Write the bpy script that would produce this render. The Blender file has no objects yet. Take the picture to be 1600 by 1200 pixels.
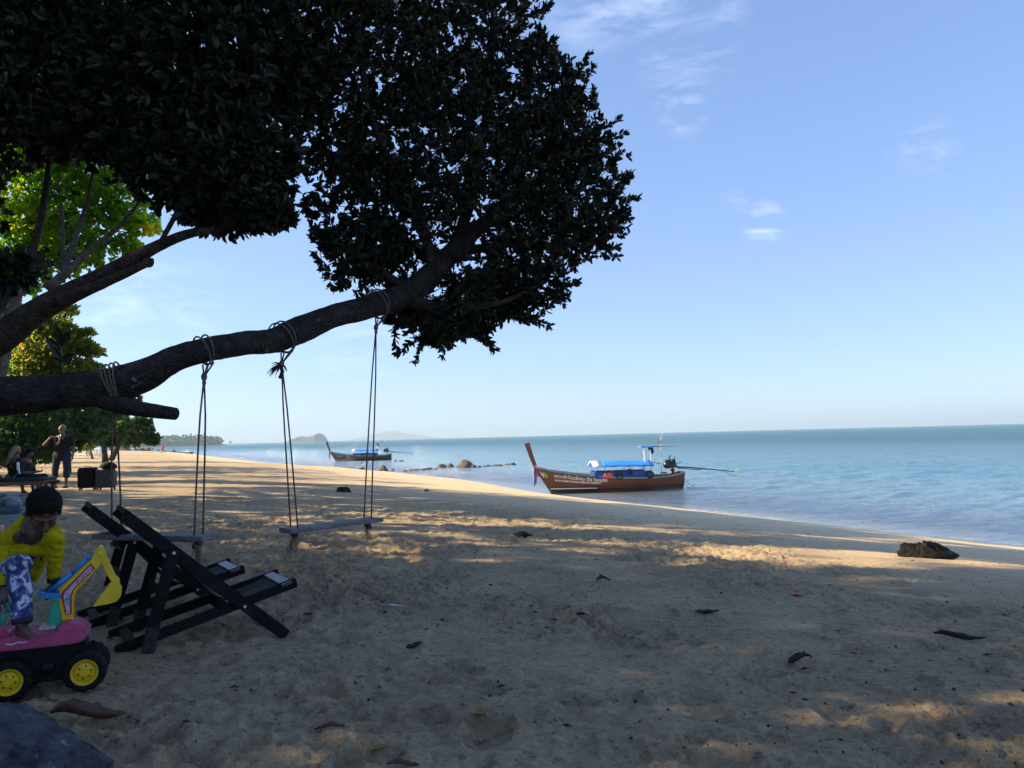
import bpy, bmesh, math, random
import numpy as np
from mathutils import Vector, Matrix
R = math.radians
random.seed(7); RS = np.random.RandomState(11)
S = bpy.context.scene
COL = S.collection

# ------------------------------------------------------------------ camera, sky, sun, exposure
CAMZ = 3.0; FPX = 1200.0
pit = math.atan(81.6/FPX); rol = R(1.455)
c_f = np.array([0, math.cos(pit), math.sin(pit)]); _u = np.array([0, -math.sin(pit), math.cos(pit)]); _r = np.array([1., 0, 0])
c_r = _r*math.cos(rol)-_u*math.sin(rol); c_u = _u*math.cos(rol)+_r*math.sin(rol)
c_o = np.array([0, 0, CAMZ])
cam = bpy.data.cameras.new('camera'); co = bpy.data.objects.new('camera', cam); COL.objects.link(co)
cam.sensor_width = 36; cam.lens = 27.0; cam.clip_start = 0.05; cam.clip_end = 40000
co.matrix_world = Matrix(((c_r[0], c_u[0], -c_f[0], 0), (c_r[1], c_u[1], -c_f[1], 0), (c_r[2], c_u[2], -c_f[2], CAMZ), (0, 0, 0, 1)))
S.camera = co
SUN_EL = 27.0; SUN_AZ = -86.0            # azimuth from +Y towards +X: the sun stands to the left
sd = Vector((math.sin(R(SUN_AZ))*math.cos(R(SUN_EL)), math.cos(R(SUN_AZ))*math.cos(R(SUN_EL)), math.sin(R(SUN_EL))))
w = bpy.data.worlds.new('World'); S.world = w; w.use_nodes = True
nt = w.node_tree; N = nt.nodes; Lk = nt.links
bg = N['Background']; sky = N.new('ShaderNodeTexSky'); sky.sky_type = 'NISHITA'; sky.sun_disc = False
sky.sun_elevation = R(SUN_EL); sky.sun_rotation = R(SUN_AZ)
sky.air_density = 1.0; sky.dust_density = 0.1; sky.ozone_density = 2.0; sky.altitude = 0
bg.inputs['Strength'].default_value = 0.080
tc = N.new('ShaderNodeTexCoord')
def cloud_patch(direction, spread, amount, prev):
    d = Vector(direction).normalized()
    dp = N.new('ShaderNodeVectorMath'); dp.operation = 'DOT_PRODUCT'; dp.inputs[1].default_value = d; Lk.new(tc.outputs['Generated'], dp.inputs[0])
    mr = N.new('ShaderNodeMapRange'); mr.interpolation_type = 'SMOOTHSTEP'; mr.inputs[1].default_value = math.cos(R(spread)); mr.inputs[2].default_value = 1; mr.inputs[3].default_value = 0; mr.inputs[4].default_value = amount
    Lk.new(dp.outputs['Value'], mr.inputs[0])
    if prev is None: return mr.outputs[0]
    mx = N.new('ShaderNodeMath'); mx.operation = 'MAXIMUM'; Lk.new(prev, mx.inputs[0]); Lk.new(mr.outputs[0], mx.inputs[1]); return mx.outputs[0]
def ray(x, y): return c_f + c_r*(x-800)/FPX + c_u*(600-y)/FPX
pm = None
for (x, y, sp, am) in [(930, -30, 5, .6), (1010, -15, 4, .45), (1090, 20, 4, .3), (1065, 172, 2.2, .6), (1195, 350, 1.8, .75), (1140, 325, 1.6, .35), (1440, 235, 2.6, .35), (1070, 90, 4, .3),
                       (240, 455, 3, .5), (310, 470, 3, .5), (180, 480, 4, .5), (560, 540, 4, .35), (700, -200, 12, .6), (1300, -250, 7, .4), (2100, 200, 9, .4), (-800, 200, 12, .5)]:
    pm = cloud_patch(ray(x, y), sp, am, pm)
mp = N.new('ShaderNodeMapping'); mp.inputs['Scale'].default_value = (7, 7, 26); mp.inputs['Rotation'].default_value = (0, R(-12), 0); Lk.new(tc.outputs['Generated'], mp.inputs[0])
nz = N.new('ShaderNodeTexNoise'); nz.inputs['Scale'].default_value = 1.6; nz.inputs['Detail'].default_value = 7; nz.inputs['Roughness'].default_value = .62; nz.inputs['Distortion'].default_value = .6; Lk.new(mp.outputs[0], nz.inputs['Vector'])
cr = N.new('ShaderNodeMapRange'); cr.inputs[1].default_value = .46; cr.inputs[2].default_value = .85; Lk.new(nz.outputs[0], cr.inputs[0])
ml = N.new('ShaderNodeMath'); ml.operation = 'MULTIPLY'; Lk.new(cr.outputs[0], ml.inputs[0]); Lk.new(pm, ml.inputs[1])
mxc = N.new('ShaderNodeMix'); mxc.data_type = 'RGBA'; Lk.new(ml.outputs[0], mxc.inputs[0])
SKYT = N.new('ShaderNodeMix'); SKYT.data_type = 'RGBA'; SKYT.blend_type = 'MULTIPLY'; SKYT.inputs[0].default_value = 1
SKYG = N.new('ShaderNodeGamma'); SKYG.inputs['Gamma'].default_value = .60; Lk.new(sky.outputs[0], SKYG.inputs[0]); Lk.new(SKYG.outputs[0], SKYT.inputs[6]); SKYT.inputs[7].default_value = (.82, .99, 1.39, 1)
Lk.new(SKYT.outputs[2], mxc.inputs[6]); mxc.inputs[7].default_value = (4.6, 4.9, 5.4, 1)
Lk.new(mxc.outputs[2], bg.inputs['Color'])
sl = bpy.data.lights.new('sun', 'SUN'); sl.energy = 3.2; sl.angle = R(.55); sl.color = (1.0, .81, .51)
so = bpy.data.objects.new('sun', sl); COL.objects.link(so); so.rotation_euler = sd.to_track_quat('Z', 'Y').to_euler()
S.view_settings.view_transform = 'Standard'; S.view_settings.look = 'None'; S.view_settings.gamma = 1; S.view_settings.use_curve_mapping = False
S.view_settings.exposure = 1.95
S.render.engine = 'CYCLES'; S.cycles.use_denoising = True
S.cycles.max_bounces = 6; S.cycles.diffuse_bounces = 3; S.cycles.glossy_bounces = 3; S.cycles.transparent_max_bounces = 8; S.cycles.volume_bounces = 0
S.cycles.transmission_bounces = 3; S.cycles.sample_clamp_indirect = 6

# ------------------------------------------------------------------ helpers
def at(x, y, Y):
    d = ray(x, y); return c_o + d*Y/d[1]
def gz(x, y, z):
    d = ray(x, y); return c_o + d*(z-CAMZ)/d[2]
def mesh(name, v, f, mat=None, smooth=True):
    m = bpy.data.meshes.new(name); m.from_pydata([tuple(p) for p in v], [], [tuple(q) for q in f])
    if mat: m.materials.append(mat)
    if smooth: m.polygons.foreach_set('use_smooth', [True]*len(m.polygons))
    m.update(); return m
def np_mesh(name, v, quads, mat, smooth=True):
    v = np.asarray(v, np.float32); q = np.asarray(quads, np.int32); k = q.shape[1]
    m = bpy.data.meshes.new(name); m.vertices.add(len(v)); m.vertices.foreach_set('co', v.ravel())
    m.loops.add(q.size); m.loops.foreach_set('vertex_index', q.ravel())
    m.polygons.add(len(q)); m.polygons.foreach_set('loop_start', np.arange(0, q.size, k, dtype=np.int32))
    m.polygons.foreach_set('use_smooth', np.full(len(q), smooth, bool))
    m.update(calc_edges=True)
    if mat: m.materials.append(mat)
    return m
def attr(m, name, vals):
    a = m.attributes.new(name, 'FLOAT', 'POINT'); a.data.foreach_set('value', np.asarray(vals, np.float32))
def tag(o, label=None, cat=None, group=None, kind=None):
    if label: o['label'] = label
    if cat: o['category'] = cat
    if group: o['group'] = group
    if kind: o['kind'] = kind
    return o
def thing(name, loc, label, cat, group=None, rz=0):
    o = bpy.data.objects.new(name, None); o.location = loc; o.rotation_euler = (0, 0, rz); o.empty_display_size = .1
    COL.objects.link(o); return tag(o, label, cat, group)
def link(name, m, parent=None, world=False):
    """world=True: the mesh was made in world coordinates, shift it to its parent's"""
    o = bpy.data.objects.new(name, m); COL.objects.link(o)
    if parent is not None:
        o.parent = parent
        if world:
            p = parent; loc = Vector((0, 0, 0))
            while p is not None: loc += p.location; p = p.parent
            m.transform(Matrix.Translation(-loc))
    return o
def copy_tree(o, parent=None):
    c = o.copy(); COL.objects.link(c); c.parent = parent
    for ch in [x for x in bpy.data.objects if x.parent == o]: copy_tree(ch, c)
    return c
class MB:
    def __init__(s): s.v = []; s.f = []
    def add(s, v, f):
        n = len(s.v); s.v += [tuple(p) for p in v]; s.f += [tuple(i+n for i in q) for q in f]; return s
    def box(s, c, d, rot=None, taper=1.0):
        hx, hy, hz = d[0]/2, d[1]/2, d[2]/2
        v = [Vector((x*hx*(taper if z > 0 else 1), y*hy*(taper if z > 0 else 1), z*hz)) for z in (-1, 1) for x, y in ((-1, -1), (1, -1), (1, 1), (-1, 1))]
        if rot is not None: v = [rot @ p for p in v]
        c = Vector(c); v = [p+c for p in v]
        return s.add(v, [(3, 2, 1, 0), (4, 5, 6, 7), (0, 1, 5, 4), (1, 2, 6, 5), (2, 3, 7, 6), (3, 0, 4, 7)])
    def bar(s, a, b, wy, wz, side=None):
        a = Vector(a); b = Vector(b); d = (b-a); L = d.length; d.normalize()
        sy = Vector(side) if side is not None else (Vector((0, 0, 1)).cross(d) if abs(d.z) < .99 else Vector((1, 0, 0)))
        sy = (sy - d*sy.dot(d)).normalized(); sz = d.cross(sy)
        rot = Matrix((d, sy, sz)).transposed()
        return s.box((a+b)/2, (L, wy, wz), rot)
    def tube(s, pts, rad, n=8, caps=True):
        pts = [Vector(p) for p in pts]; k = len(pts)
        if not hasattr(rad, '__len__'): rad = [rad]*k
        rings = []; t0 = (pts[1]-pts[0]).normalized(); ref = Vector((0, 0, 1)) if abs(t0.z) < .9 else Vector((1, 0, 0))
        u = t0.cross(ref).normalized(); v = []
        for i in range(k):
            t = (pts[min(i+1, k-1)]-pts[max(i-1, 0)]); t = t.normalized() if t.length > 1e-9 else t0
            u = (u - t*u.dot(t)); u = u.normalized() if u.length > 1e-6 else t.orthogonal().normalized(); ww = t.cross(u)
            for j in range(n):
                a = 2*math.pi*j/n; v.append(pts[i] + (u*math.cos(a)+ww*math.sin(a))*rad[i])
        f = [(i*n+j, i*n+(j+1) % n, (i+1)*n+(j+1) % n, (i+1)*n+j) for i in range(k-1) for j in range(n)]
        if caps: f += [tuple(range(n-1, -1, -1)), tuple((k-1)*n+j for j in range(n))]
        return s.add(v, f)
    def ball(s, c, r, rot=None, nu=14, nv=9):
        rx, ry, rz = (r, r, r) if not hasattr(r, '__len__') else r
        v = [Vector((0, 0, rz))]; 
        for i in range(1, nv):
            th = math.pi*i/nv
            for j in range(nu):
                ph = 2*math.pi*j/nu; v.append(Vector((rx*math.sin(th)*math.cos(ph), ry*math.sin(th)*math.sin(ph), rz*math.cos(th))))
        v.append(Vector((0, 0, -rz)))
        if rot is not None: v = [rot @ p for p in v]
        c = Vector(c); v = [p+c for p in v]
        f = [(0, 1+j, 1+(j+1) % nu) for j in range(nu)]
        f += [(1+i*nu+j, 1+(i+1)*nu+j, 1+(i+1)*nu+(j+1) % nu, 1+i*nu+(j+1) % nu) for i in range(nv-2) for j in range(nu)]
        L = len(v)-1; f += [(L, 1+(nv-2)*nu+(j+1) % nu, 1+(nv-2)*nu+j) for j in range(nu)]
        return s.add(v, f)
    def cap(s, a, b, ra, rb=None, n=12):
        rb = ra if rb is None else rb; a = Vector(a); b = Vector(b); d = b-a; L = d.length
        if L < 1e-5: return s.ball(a, max(ra, rb), None, n, 8)
        d /= L; P = []; Rr = []
        for i in range(4):
            th = math.pi/2*i/4+.12; P.append(a-d*ra*math.cos(th)); Rr.append(ra*math.sin(th))
        P.append(a); Rr.append(ra); P.append(b); Rr.append(rb)
        for i in range(3, -1, -1):
            th = math.pi/2*i/4+.12; P.append(b+d*rb*math.cos(th)); Rr.append(rb*math.sin(th))
        return s.tube(P, Rr, n)
    def poly(s, pts, y0, y1):
        """2D outline (x,z) extruded from y0 to y1"""
        n = len(pts); v = [(p[0], y0, p[1]) for p in pts]+[(p[0], y1, p[1]) for p in pts]
        f = [tuple(range(n)), tuple(range(2*n-1, n-1, -1))]+[(i, n+i, n+(i+1) % n, (i+1) % n) for i in range(n)]
        return s.add(v, f)
    def build(s, name, mat, parent=None, world=False, smooth=False, bevel=0.0, xf=None):
        v = s.v if xf is None else [xf @ Vector(p) for p in s.v]
        m = mesh(name, v, s.f, mat, smooth)
        bm = bmesh.new(); bm.from_mesh(m); bmesh.ops.recalc_face_normals(bm, faces=bm.faces)
        if bevel > 0:
            bmesh.ops.bevel(bm, geom=[e for e in bm.edges if len(e.link_faces) == 2 and e.calc_face_angle(0) > .5], offset=bevel, segments=2, affect='EDGES', clamp_overlap=True)
        bm.to_mesh(m); bm.free()
        if smooth: m.polygons.foreach_set('use_smooth', [True]*len(m.polygons))
        return link(name, m, parent, world)
def blob(mb, voxel, smooth=6):
    """union of overlapping closed shapes grown into one continuous surface"""
    m = mesh('b', mb.v, mb.f); o = bpy.data.objects.new('b', m); COL.objects.link(o)
    bm = bmesh.new(); bm.from_mesh(m); bmesh.ops.recalc_face_normals(bm, faces=bm.faces); bm.to_mesh(m); bm.free()
    r = o.modifiers.new('r', 'REMESH'); r.mode = 'VOXEL'; r.voxel_size = voxel; r.use_smooth_shade = True
    if smooth: k = o.modifiers.new('s', 'SMOOTH'); k.iterations = smooth; k.factor = .5
    bpy.context.view_layer.update(); dg = bpy.context.evaluated_depsgraph_get()
    nm = bpy.data.meshes.new_from_object(o.evaluated_get(dg)); bpy.data.objects.remove(o); bpy.data.meshes.remove(m); return nm
def displace(m, fn):
    n = len(m.vertices); co_ = np.empty(n*3, np.float32); m.vertices.foreach_get('co', co_); no = np.empty(n*3, np.float32); m.vertex_normals.foreach_get('vector', no)
    co_ = co_.reshape(-1, 3).astype(float); no = no.reshape(-1, 3); co_ = co_+no*fn(co_)[:, None]; m.vertices.foreach_set('co', co_.astype(np.float32).ravel()); m.update()
def blob_obj(name, mb, voxel, mat, parent, world=True, smooth=6):
    m = blob(mb, voxel, smooth); m.materials.clear(); m.materials.append(mat); m.name = name; return link(name, m, parent, world)

# numpy value noise
_T = RS.rand(256, 256).astype(np.float32)
def vnoise(x, y):
    xi = np.floor(x).astype(np.int64); yi = np.floor(y).astype(np.int64); fx = (x-xi); fy = (y-yi)
    fx = fx*fx*fx*(fx*(fx*6-15)+10); fy = fy*fy*fy*(fy*(fy*6-15)+10); a = xi & 255; b = yi & 255; a1 = (xi+1) & 255; b1 = (yi+1) & 255
    return ((_T[a, b]*(1-fx)+_T[a1, b]*fx)*(1-fy)+(_T[a, b1]*(1-fx)+_T[a1, b1]*fx)*fy)*2-1
def fbm(x, y, o=4, g=.5, lac=2.03):
    s = 0; a = 1; t = 0; c_, s_ = math.cos(.6), math.sin(.6)
    for i in range(o):
        s = s+vnoise(x, y)*a; t += a; a *= g; x, y = (x*c_-y*s_)*lac+17.3, (x*s_+y*c_)*lac+5.1
    return s/t

# ------------------------------------------------------------------ materials
def new_mat(name):
    m = bpy.data.materials.new(name); m.use_nodes = True; t = m.node_tree; return m, t.nodes, t.links, t.nodes['Principled BSDF']
_MC = {}
def M(name, col, rough=.6, var=.15, scale=8, bump=.0, bscale=60, metal=0, coat=0, stretch=(1, 1, 1), col2=None, coords='Object', spec=.5, emis=None):
    if name in _MC: return _MC[name]
    m, n, l, b = new_mat(name); tcn = n.new('ShaderNodeTexCoord'); mpn = n.new('ShaderNodeMapping'); mpn.inputs['Scale'].default_value = stretch
    l.new(tcn.outputs[coords], mpn.inputs[0])
    nn = n.new('ShaderNodeTexNoise'); nn.inputs['Scale'].default_value = scale; nn.inputs['Detail'].default_value = 5; nn.inputs['Roughness'].default_value = .62; l.new(mpn.outputs[0], nn.inputs['Vector'])
    rp = n.new('ShaderNodeValToRGB'); l.new(nn.outputs[0], rp.inputs[0])
    c2 = col2 if col2 else tuple(min(1, c*(1+var)) for c in col); c1 = col if col2 else tuple(c*(1-var) for c in col)
    rp.color_ramp.elements[0].color = (*c1, 1); rp.color_ramp.elements[1].color = (*c2, 1); rp.color_ramp.elements[0].position = .35; rp.color_ramp.elements[1].position = .65
    l.new(rp.outputs[0], b.inputs['Base Color']); b.inputs['Roughness'].default_value = rough; b.inputs['Metallic'].default_value = metal; b.inputs['Coat Weight'].default_value = coat
    b.inputs['Specular IOR Level'].default_value = spec
    if bump:
        n2 = n.new('ShaderNodeTexNoise'); n2.inputs['Scale'].default_value = bscale; n2.inputs['Detail'].default_value = 4; l.new(mpn.outputs[0], n2.inputs['Vector'])
        bp = n.new('ShaderNodeBump'); bp.inputs['Strength'].default_value = bump; bp.inputs['Distance'].default_value = .01; l.new(n2.outputs[0], bp.inputs['Height']); l.new(bp.outputs[0], b.inputs['Normal'])
    _MC[name] = m; return m
def leaf_mat(name, stops, trans, twt=.35, rough=.42, spec=.5):
    m, n, l, b = new_mat(name)
    a = n.new('ShaderNodeAttribute'); a.attribute_name = 'tint'; rp = n.new('ShaderNodeValToRGB'); l.new(a.outputs['Fac'], rp.inputs[0])
    while len(rp.color_ramp.elements) < len(stops): rp.color_ramp.elements.new(.5)
    for e, (p, c) in zip(rp.color_ramp.elements, stops): e.position = p; e.color = (*c, 1)
    l.new(rp.outputs[0], b.inputs['Base Color']); b.inputs['Roughness'].default_value = rough; b.inputs['Specular IOR Level'].default_value = spec
    tr = n.new('ShaderNodeBsdfTranslucent'); mc = n.new('ShaderNodeMix'); mc.data_type = 'RGBA'; mc.blend_type = 'MULTIPLY'; mc.inputs[0].default_value = 1
    l.new(rp.outputs[0], mc.inputs[6]); mc.inputs[7].default_value = (*trans, 1); l.new(mc.outputs[2], tr.inputs[0])
    mx = n.new('ShaderNodeMixShader'); mx.inputs[0].default_value = twt; l.new(b.outputs[0], mx.inputs[1]); l.new(tr.outputs[0], mx.inputs[2])
    l.new(mx.outputs[0], n['Material Output'].inputs['Surface']); return m
def bark_mat(name, c1, c2, patch=(.16, .15, .14), stretch=(1, 1, 1), amt=.62):
    m, n, l, b = new_mat(name); tcn = n.new('ShaderNodeTexCoord'); mpn = n.new('ShaderNodeMapping'); mpn.inputs['Scale'].default_value = stretch; l.new(tcn.outputs['Object'], mpn.inputs[0])
    n1 = n.new('ShaderNodeTexNoise'); n1.inputs['Scale'].default_value = 9; n1.inputs['Detail'].default_value = 8; n1.inputs['Roughness'].default_value = .7; l.new(mpn.outputs[0], n1.inputs['Vector'])
    rp = n.new('ShaderNodeValToRGB'); l.new(n1.outputs[0], rp.inputs[0]); rp.color_ramp.elements[0].position = .38; rp.color_ramp.elements[0].color = (*c1, 1); rp.color_ramp.elements[1].position = .66; rp.color_ramp.elements[1].color = (*c2, 1)
    n2 = n.new('ShaderNodeTexNoise'); n2.inputs['Scale'].default_value = 16; n2.inputs['Detail'].default_value = 6; n2.inputs['Roughness'].default_value = .75; l.new(mpn.outputs[0], n2.inputs['Vector'])
    mr = n.new('ShaderNodeMapRange'); mr.inputs[1].default_value = amt; mr.inputs[2].default_value = amt+.05; l.new(n2.outputs[0], mr.inputs[0])
    mx = n.new('ShaderNodeMix'); mx.data_type = 'RGBA'; l.new(mr.outputs[0], mx.inputs[0]); l.new(rp.outputs[0], mx.inputs[6]); mx.inputs[7].default_value = (*patch, 1)
    l.new(mx.outputs[2], b.inputs['Base Color']); b.inputs['Roughness'].default_value = .9; b.inputs['Specular IOR Level'].default_value = .2
    vo = n.new('ShaderNodeTexVoronoi'); vo.feature = 'DISTANCE_TO_EDGE'; vo.inputs['Scale'].default_value = 26; l.new(mpn.outputs[0], vo.inputs['Vector'])
    ad = n.new('ShaderNodeMath'); ad.operation = 'ADD'; l.new(n1.outputs[0], ad.inputs[0]); l.new(vo.outputs['Distance'], ad.inputs[1])
    bp = n.new('ShaderNodeBump'); bp.inputs['Strength'].default_value = 1; bp.inputs['Distance'].default_value = .045; l.new(ad.outputs[0], bp.inputs['Height']); l.new(bp.outputs[0], b.inputs['Normal']); return m

# ------------------------------------------------------------------ shoreline and terrain height
SH = np.array([(230., -400.), (60, -76), (22.3, -1.), (12.32, 18.88), (8.57, 26.32), (1.88, 39.5), (-4.96, 57.8), (-20.8, 82.9), (-46, 132), (-79.8, 199.2), (-86, 212), (-104, 225), (-150, 262), (-260, 380),
               (-400, 560), (-640, 820), (-960, 1180), (-1010, 1420), (-800, 1480), (-575, 1490), (-560, 1530), (-700, 1640), (-1500, 2300), (-4000, 3600)])
def _cat(P, k=6):
    out = []
    for i in range(len(P)-1):
        p0, p1, p2, p3 = P[max(i-1, 0)], P[i], P[i+1], P[min(i+2, len(P)-1)]
        for j in range(k):
            t = j/k; out.append(.5*((2*p1)+(-p0+p2)*t+(2*p0-5*p1+4*p2-p3)*t*t+(-p0+3*p1-3*p2+p3)*t**3) if 2 < i < 14 else p1+(p2-p1)*t)
    out.append(P[-1]); return np.array(out)
SHF = _cat(SH)
def sdist(x, y):
    """distance inland from the waterline, negative out to sea"""
    x = np.asarray(x, float).ravel(); y = np.asarray(y, float).ravel(); best = np.full(x.shape, 1e18); sg = np.ones(x.shape)
    for a, b in zip(SHF[:-1], SHF[1:]):
        dx, dy = b-a; L2 = dx*dx+dy*dy; t = np.clip(((x-a[0])*dx+(y-a[1])*dy)/L2, 0, 1)
        qx = x-(a[0]+t*dx); qy = y-(a[1]+t*dy); d2 = qx*qx+qy*qy; m = d2 < best-1e-9
        best[m] = d2[m]; sg[m] = np.sign(dx*qy-dy*qx)[m]
    return np.sqrt(best)*np.where(sg >= 0, 1, -1)
if sdist([0.], [0.])[0] < 0:
    _sd = sdist
    def sdist(x, y): return -_sd(x, y)
def zprof(s):
    z = np.where(s > 0, 2.05*np.tanh(s/13.5), .11*s)
    z = np.where(s > 32, z+(s-32)*.03, z); z = np.where(s < -20, -2.2, z)
    return np.clip(z, -2.2, 6)
def ground(x, y):
    return float(zprof(sdist([x], [y]))[0])
def gpt(px, py, lift=0.0):
    """the place on the sand seen at a pixel"""
    z = 1.2
    for _ in range(60):
        p = gz(px, py, z); z = .5*z+.5*max(ground(p[0], p[1]), 0.0)
    p = gz(px, py, z); return Vector((p[0], p[1], z+lift))

# sand
def sand_mat():
    m, n, l, b = new_mat('sand')
    g = n.new('ShaderNodeNewGeometry'); sa = n.new('ShaderNodeAttribute'); sa.attribute_name = 'inland'
    n1 = n.new('ShaderNodeTexNoise'); n1.inputs['Scale'].default_value = 1.1; n1.inputs['Detail'].default_value = 10; n1.inputs['Roughness'].default_value = .78; l.new(g.outputs['Position'], n1.inputs['Vector'])
    rp = n.new('ShaderNodeValToRGB'); l.new(n1.outputs[0], rp.inputs[0]); e = rp.color_ramp.elements
    e[0].position = .34; e[0].color = (.50, .365, .225, 1); e[1].position = .6; e[1].color = (.76, .58, .35, 1)
    n3 = n.new('ShaderNodeTexNoise'); n3.inputs['Scale'].default_value = 30; n3.inputs['Detail'].default_value = 8; n3.inputs['Roughness'].default_value = .8; l.new(g.outputs['Position'], n3.inputs['Vector'])
    r3 = n.new('ShaderNodeMapRange'); r3.inputs[1].default_value = .3; r3.inputs[2].default_value = .7; r3.inputs[3].default_value = .55; r3.inputs[4].default_value = 1.3; l.new(n3.outputs[0], r3.inputs[0])  # fine tone contrast widened to stand in for shading in small pits
    mu = n.new('ShaderNodeMix'); mu.data_type = 'RGBA'; mu.blend_type = 'MULTIPLY'; mu.inputs[0].default_value = 1; l.new(rp.outputs[0], mu.inputs[6]); l.new(r3.outputs[0], mu.inputs[7])
    # flecks of dark organic grit where the beach is dry
    n4 = n.new('ShaderNodeTexNoise'); n4.inputs['Scale'].default_value = 14; n4.inputs['Detail'].default_value = 7; n4.inputs['Roughness'].default_value = .8; l.new(g.outputs['Position'], n4.inputs['Vector'])
    r4 = n.new('ShaderNodeMapRange'); r4.inputs[1].default_value = .54; r4.inputs[2].default_value = .66; l.new(n4.outputs[0], r4.inputs[0])
    dr = n.new('ShaderNodeMapRange'); dr.inputs[1].default_value = 5; dr.inputs[2].default_value = 12; dr.inputs[4].default_value = .8; l.new(sa.outputs['Fac'], dr.inputs[0])
    m4 = n.new('ShaderNodeMath'); m4.operation = 'MULTIPLY'; l.new(r4.outputs[0], m4.inputs[0]); l.new(dr.outputs[0], m4.inputs[1])
    mg = n.new('ShaderNodeMix'); mg.data_type = 'RGBA'; l.new(m4.outputs[0], mg.inputs[0]); l.new(mu.outputs[2], mg.inputs[6]); mg.inputs[7].default_value = (.10, .07, .045, 1)
    # firm clean sand towards the water, wet at the edge
    cl = n.new('ShaderNodeMapRange'); cl.interpolation_type = 'SMOOTHSTEP'; cl.inputs[1].default_value = 6; cl.inputs[2].default_value = 15; cl.inputs[3].default_value = .8; cl.inputs[4].default_value = 0; l.new(sa.outputs['Fac'], cl.inputs[0])
    mc = n.new('ShaderNodeMix'); mc.data_type = 'RGBA'; l.new(cl.outputs[0], mc.inputs[0]); l.new(mg.outputs[2], mc.inputs[6]); mc.inputs[7].default_value = (.78, .60, .36, 1)
    we = n.new('ShaderNodeMapRange'); we.interpolation_type = 'SMOOTHSTEP'; we.inputs[1].default_value = .3; we.inputs[2].default_value = 1.7; we.inputs[3].default_value = 1; we.inputs[4].default_value = 0; l.new(sa.outputs['Fac'], we.inputs[0])
    mw = n.new('ShaderNodeMix'); mw.data_type = 'RGBA'; l.new(we.outputs[0], mw.inputs[0]); l.new(mc.outputs[2], mw.inputs[6]); mw.inputs[7].default_value = (.60, .43, .24, 1)
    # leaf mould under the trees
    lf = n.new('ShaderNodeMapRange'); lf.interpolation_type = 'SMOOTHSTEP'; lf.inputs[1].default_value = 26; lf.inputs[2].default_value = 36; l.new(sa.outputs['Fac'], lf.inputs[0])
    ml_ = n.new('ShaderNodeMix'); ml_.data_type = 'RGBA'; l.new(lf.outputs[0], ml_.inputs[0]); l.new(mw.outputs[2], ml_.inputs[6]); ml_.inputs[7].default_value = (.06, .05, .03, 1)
    l.new(ml_.outputs[2], b.inputs['Base Color'])
    rr = n.new('ShaderNodeMapRange'); rr.inputs[1].default_value = 0; rr.inputs[2].default_value = 1; rr.inputs[3].default_value = .92; rr.inputs[4].default_value = .25; l.new(we.outputs[0], rr.inputs[0]); l.new(rr.outputs[0], b.inputs['Roughness'])
    b.inputs['Specular IOR Level'].default_value = .25
    nb = n.new('ShaderNodeTexNoise'); nb.inputs['Scale'].default_value = 16; nb.inputs['Detail'].default_value = 10; nb.inputs['Roughness'].default_value = .76; l.new(g.outputs['Position'], nb.inputs['Vector'])
    st = n.new('ShaderNodeMapRange'); st.inputs[1].default_value = 4; st.inputs[2].default_value = 14; st.inputs[3].default_value = .12; st.inputs[4].default_value = 1.0; l.new(sa.outputs['Fac'], st.inputs[0])
    bp = n.new('ShaderNodeBump'); bp.inputs['Distance'].default_value = .14; l.new(st.outputs[0], bp.inputs['Strength']); l.new(nb.outputs[0], bp.inputs['Height']); l.new(bp.outputs[0], b.inputs['Normal'])
    return m
def polar(r0, r1, nr, fine, coarse):
    rr = np.exp(np.linspace(math.log(r0), math.log(r1), nr)) if not hasattr(r0, '__len__') else r0
    nr = len(rr)
    a = np.concatenate([np.linspace(-180, -46, coarse, endpoint=False), np.linspace(-46, 46, fine, endpoint=False), np.linspace(46, 180, coarse, endpoint=False)])*math.pi/180
    na = len(a); A, Q = np.meshgrid(a, rr); x = (Q*np.sin(A)).ravel(); y = (Q*np.cos(A)).ravel()
    i = np.arange(nr-1)[:, None]*na; j = np.arange(na)[None, :]; j1 = (j+1) % na
    q = np.stack([i+j, i+j1, i+na+j1, i+na+j], -1).reshape(-1, 4); return x, y, q[:, ::-1], na
_rings = np.r_[np.exp(np.linspace(math.log(1.5), math.log(40), 680, endpoint=False)), np.exp(np.linspace(math.log(40), math.log(5200), 120))]
gx, gy, gq, gna = polar(np.r_[np.exp(np.linspace(math.log(1.5), math.log(40), 680, endpoint=False)), np.exp(np.linspace(math.log(40), math.log(5200), 120))], 0, 0, 700, 50)
gs = sdist(gx, gy); gr = np.hypot(gx, gy)
gz_ = zprof(gs)
dry = np.clip((gs-7)/8, 0, 1); near = np.clip(1.25-gr/26, 0, 1)
hb = fbm(gx*.55, gy*.55, 3)*.045*np.clip(gs/8, 0, 1)
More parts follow.
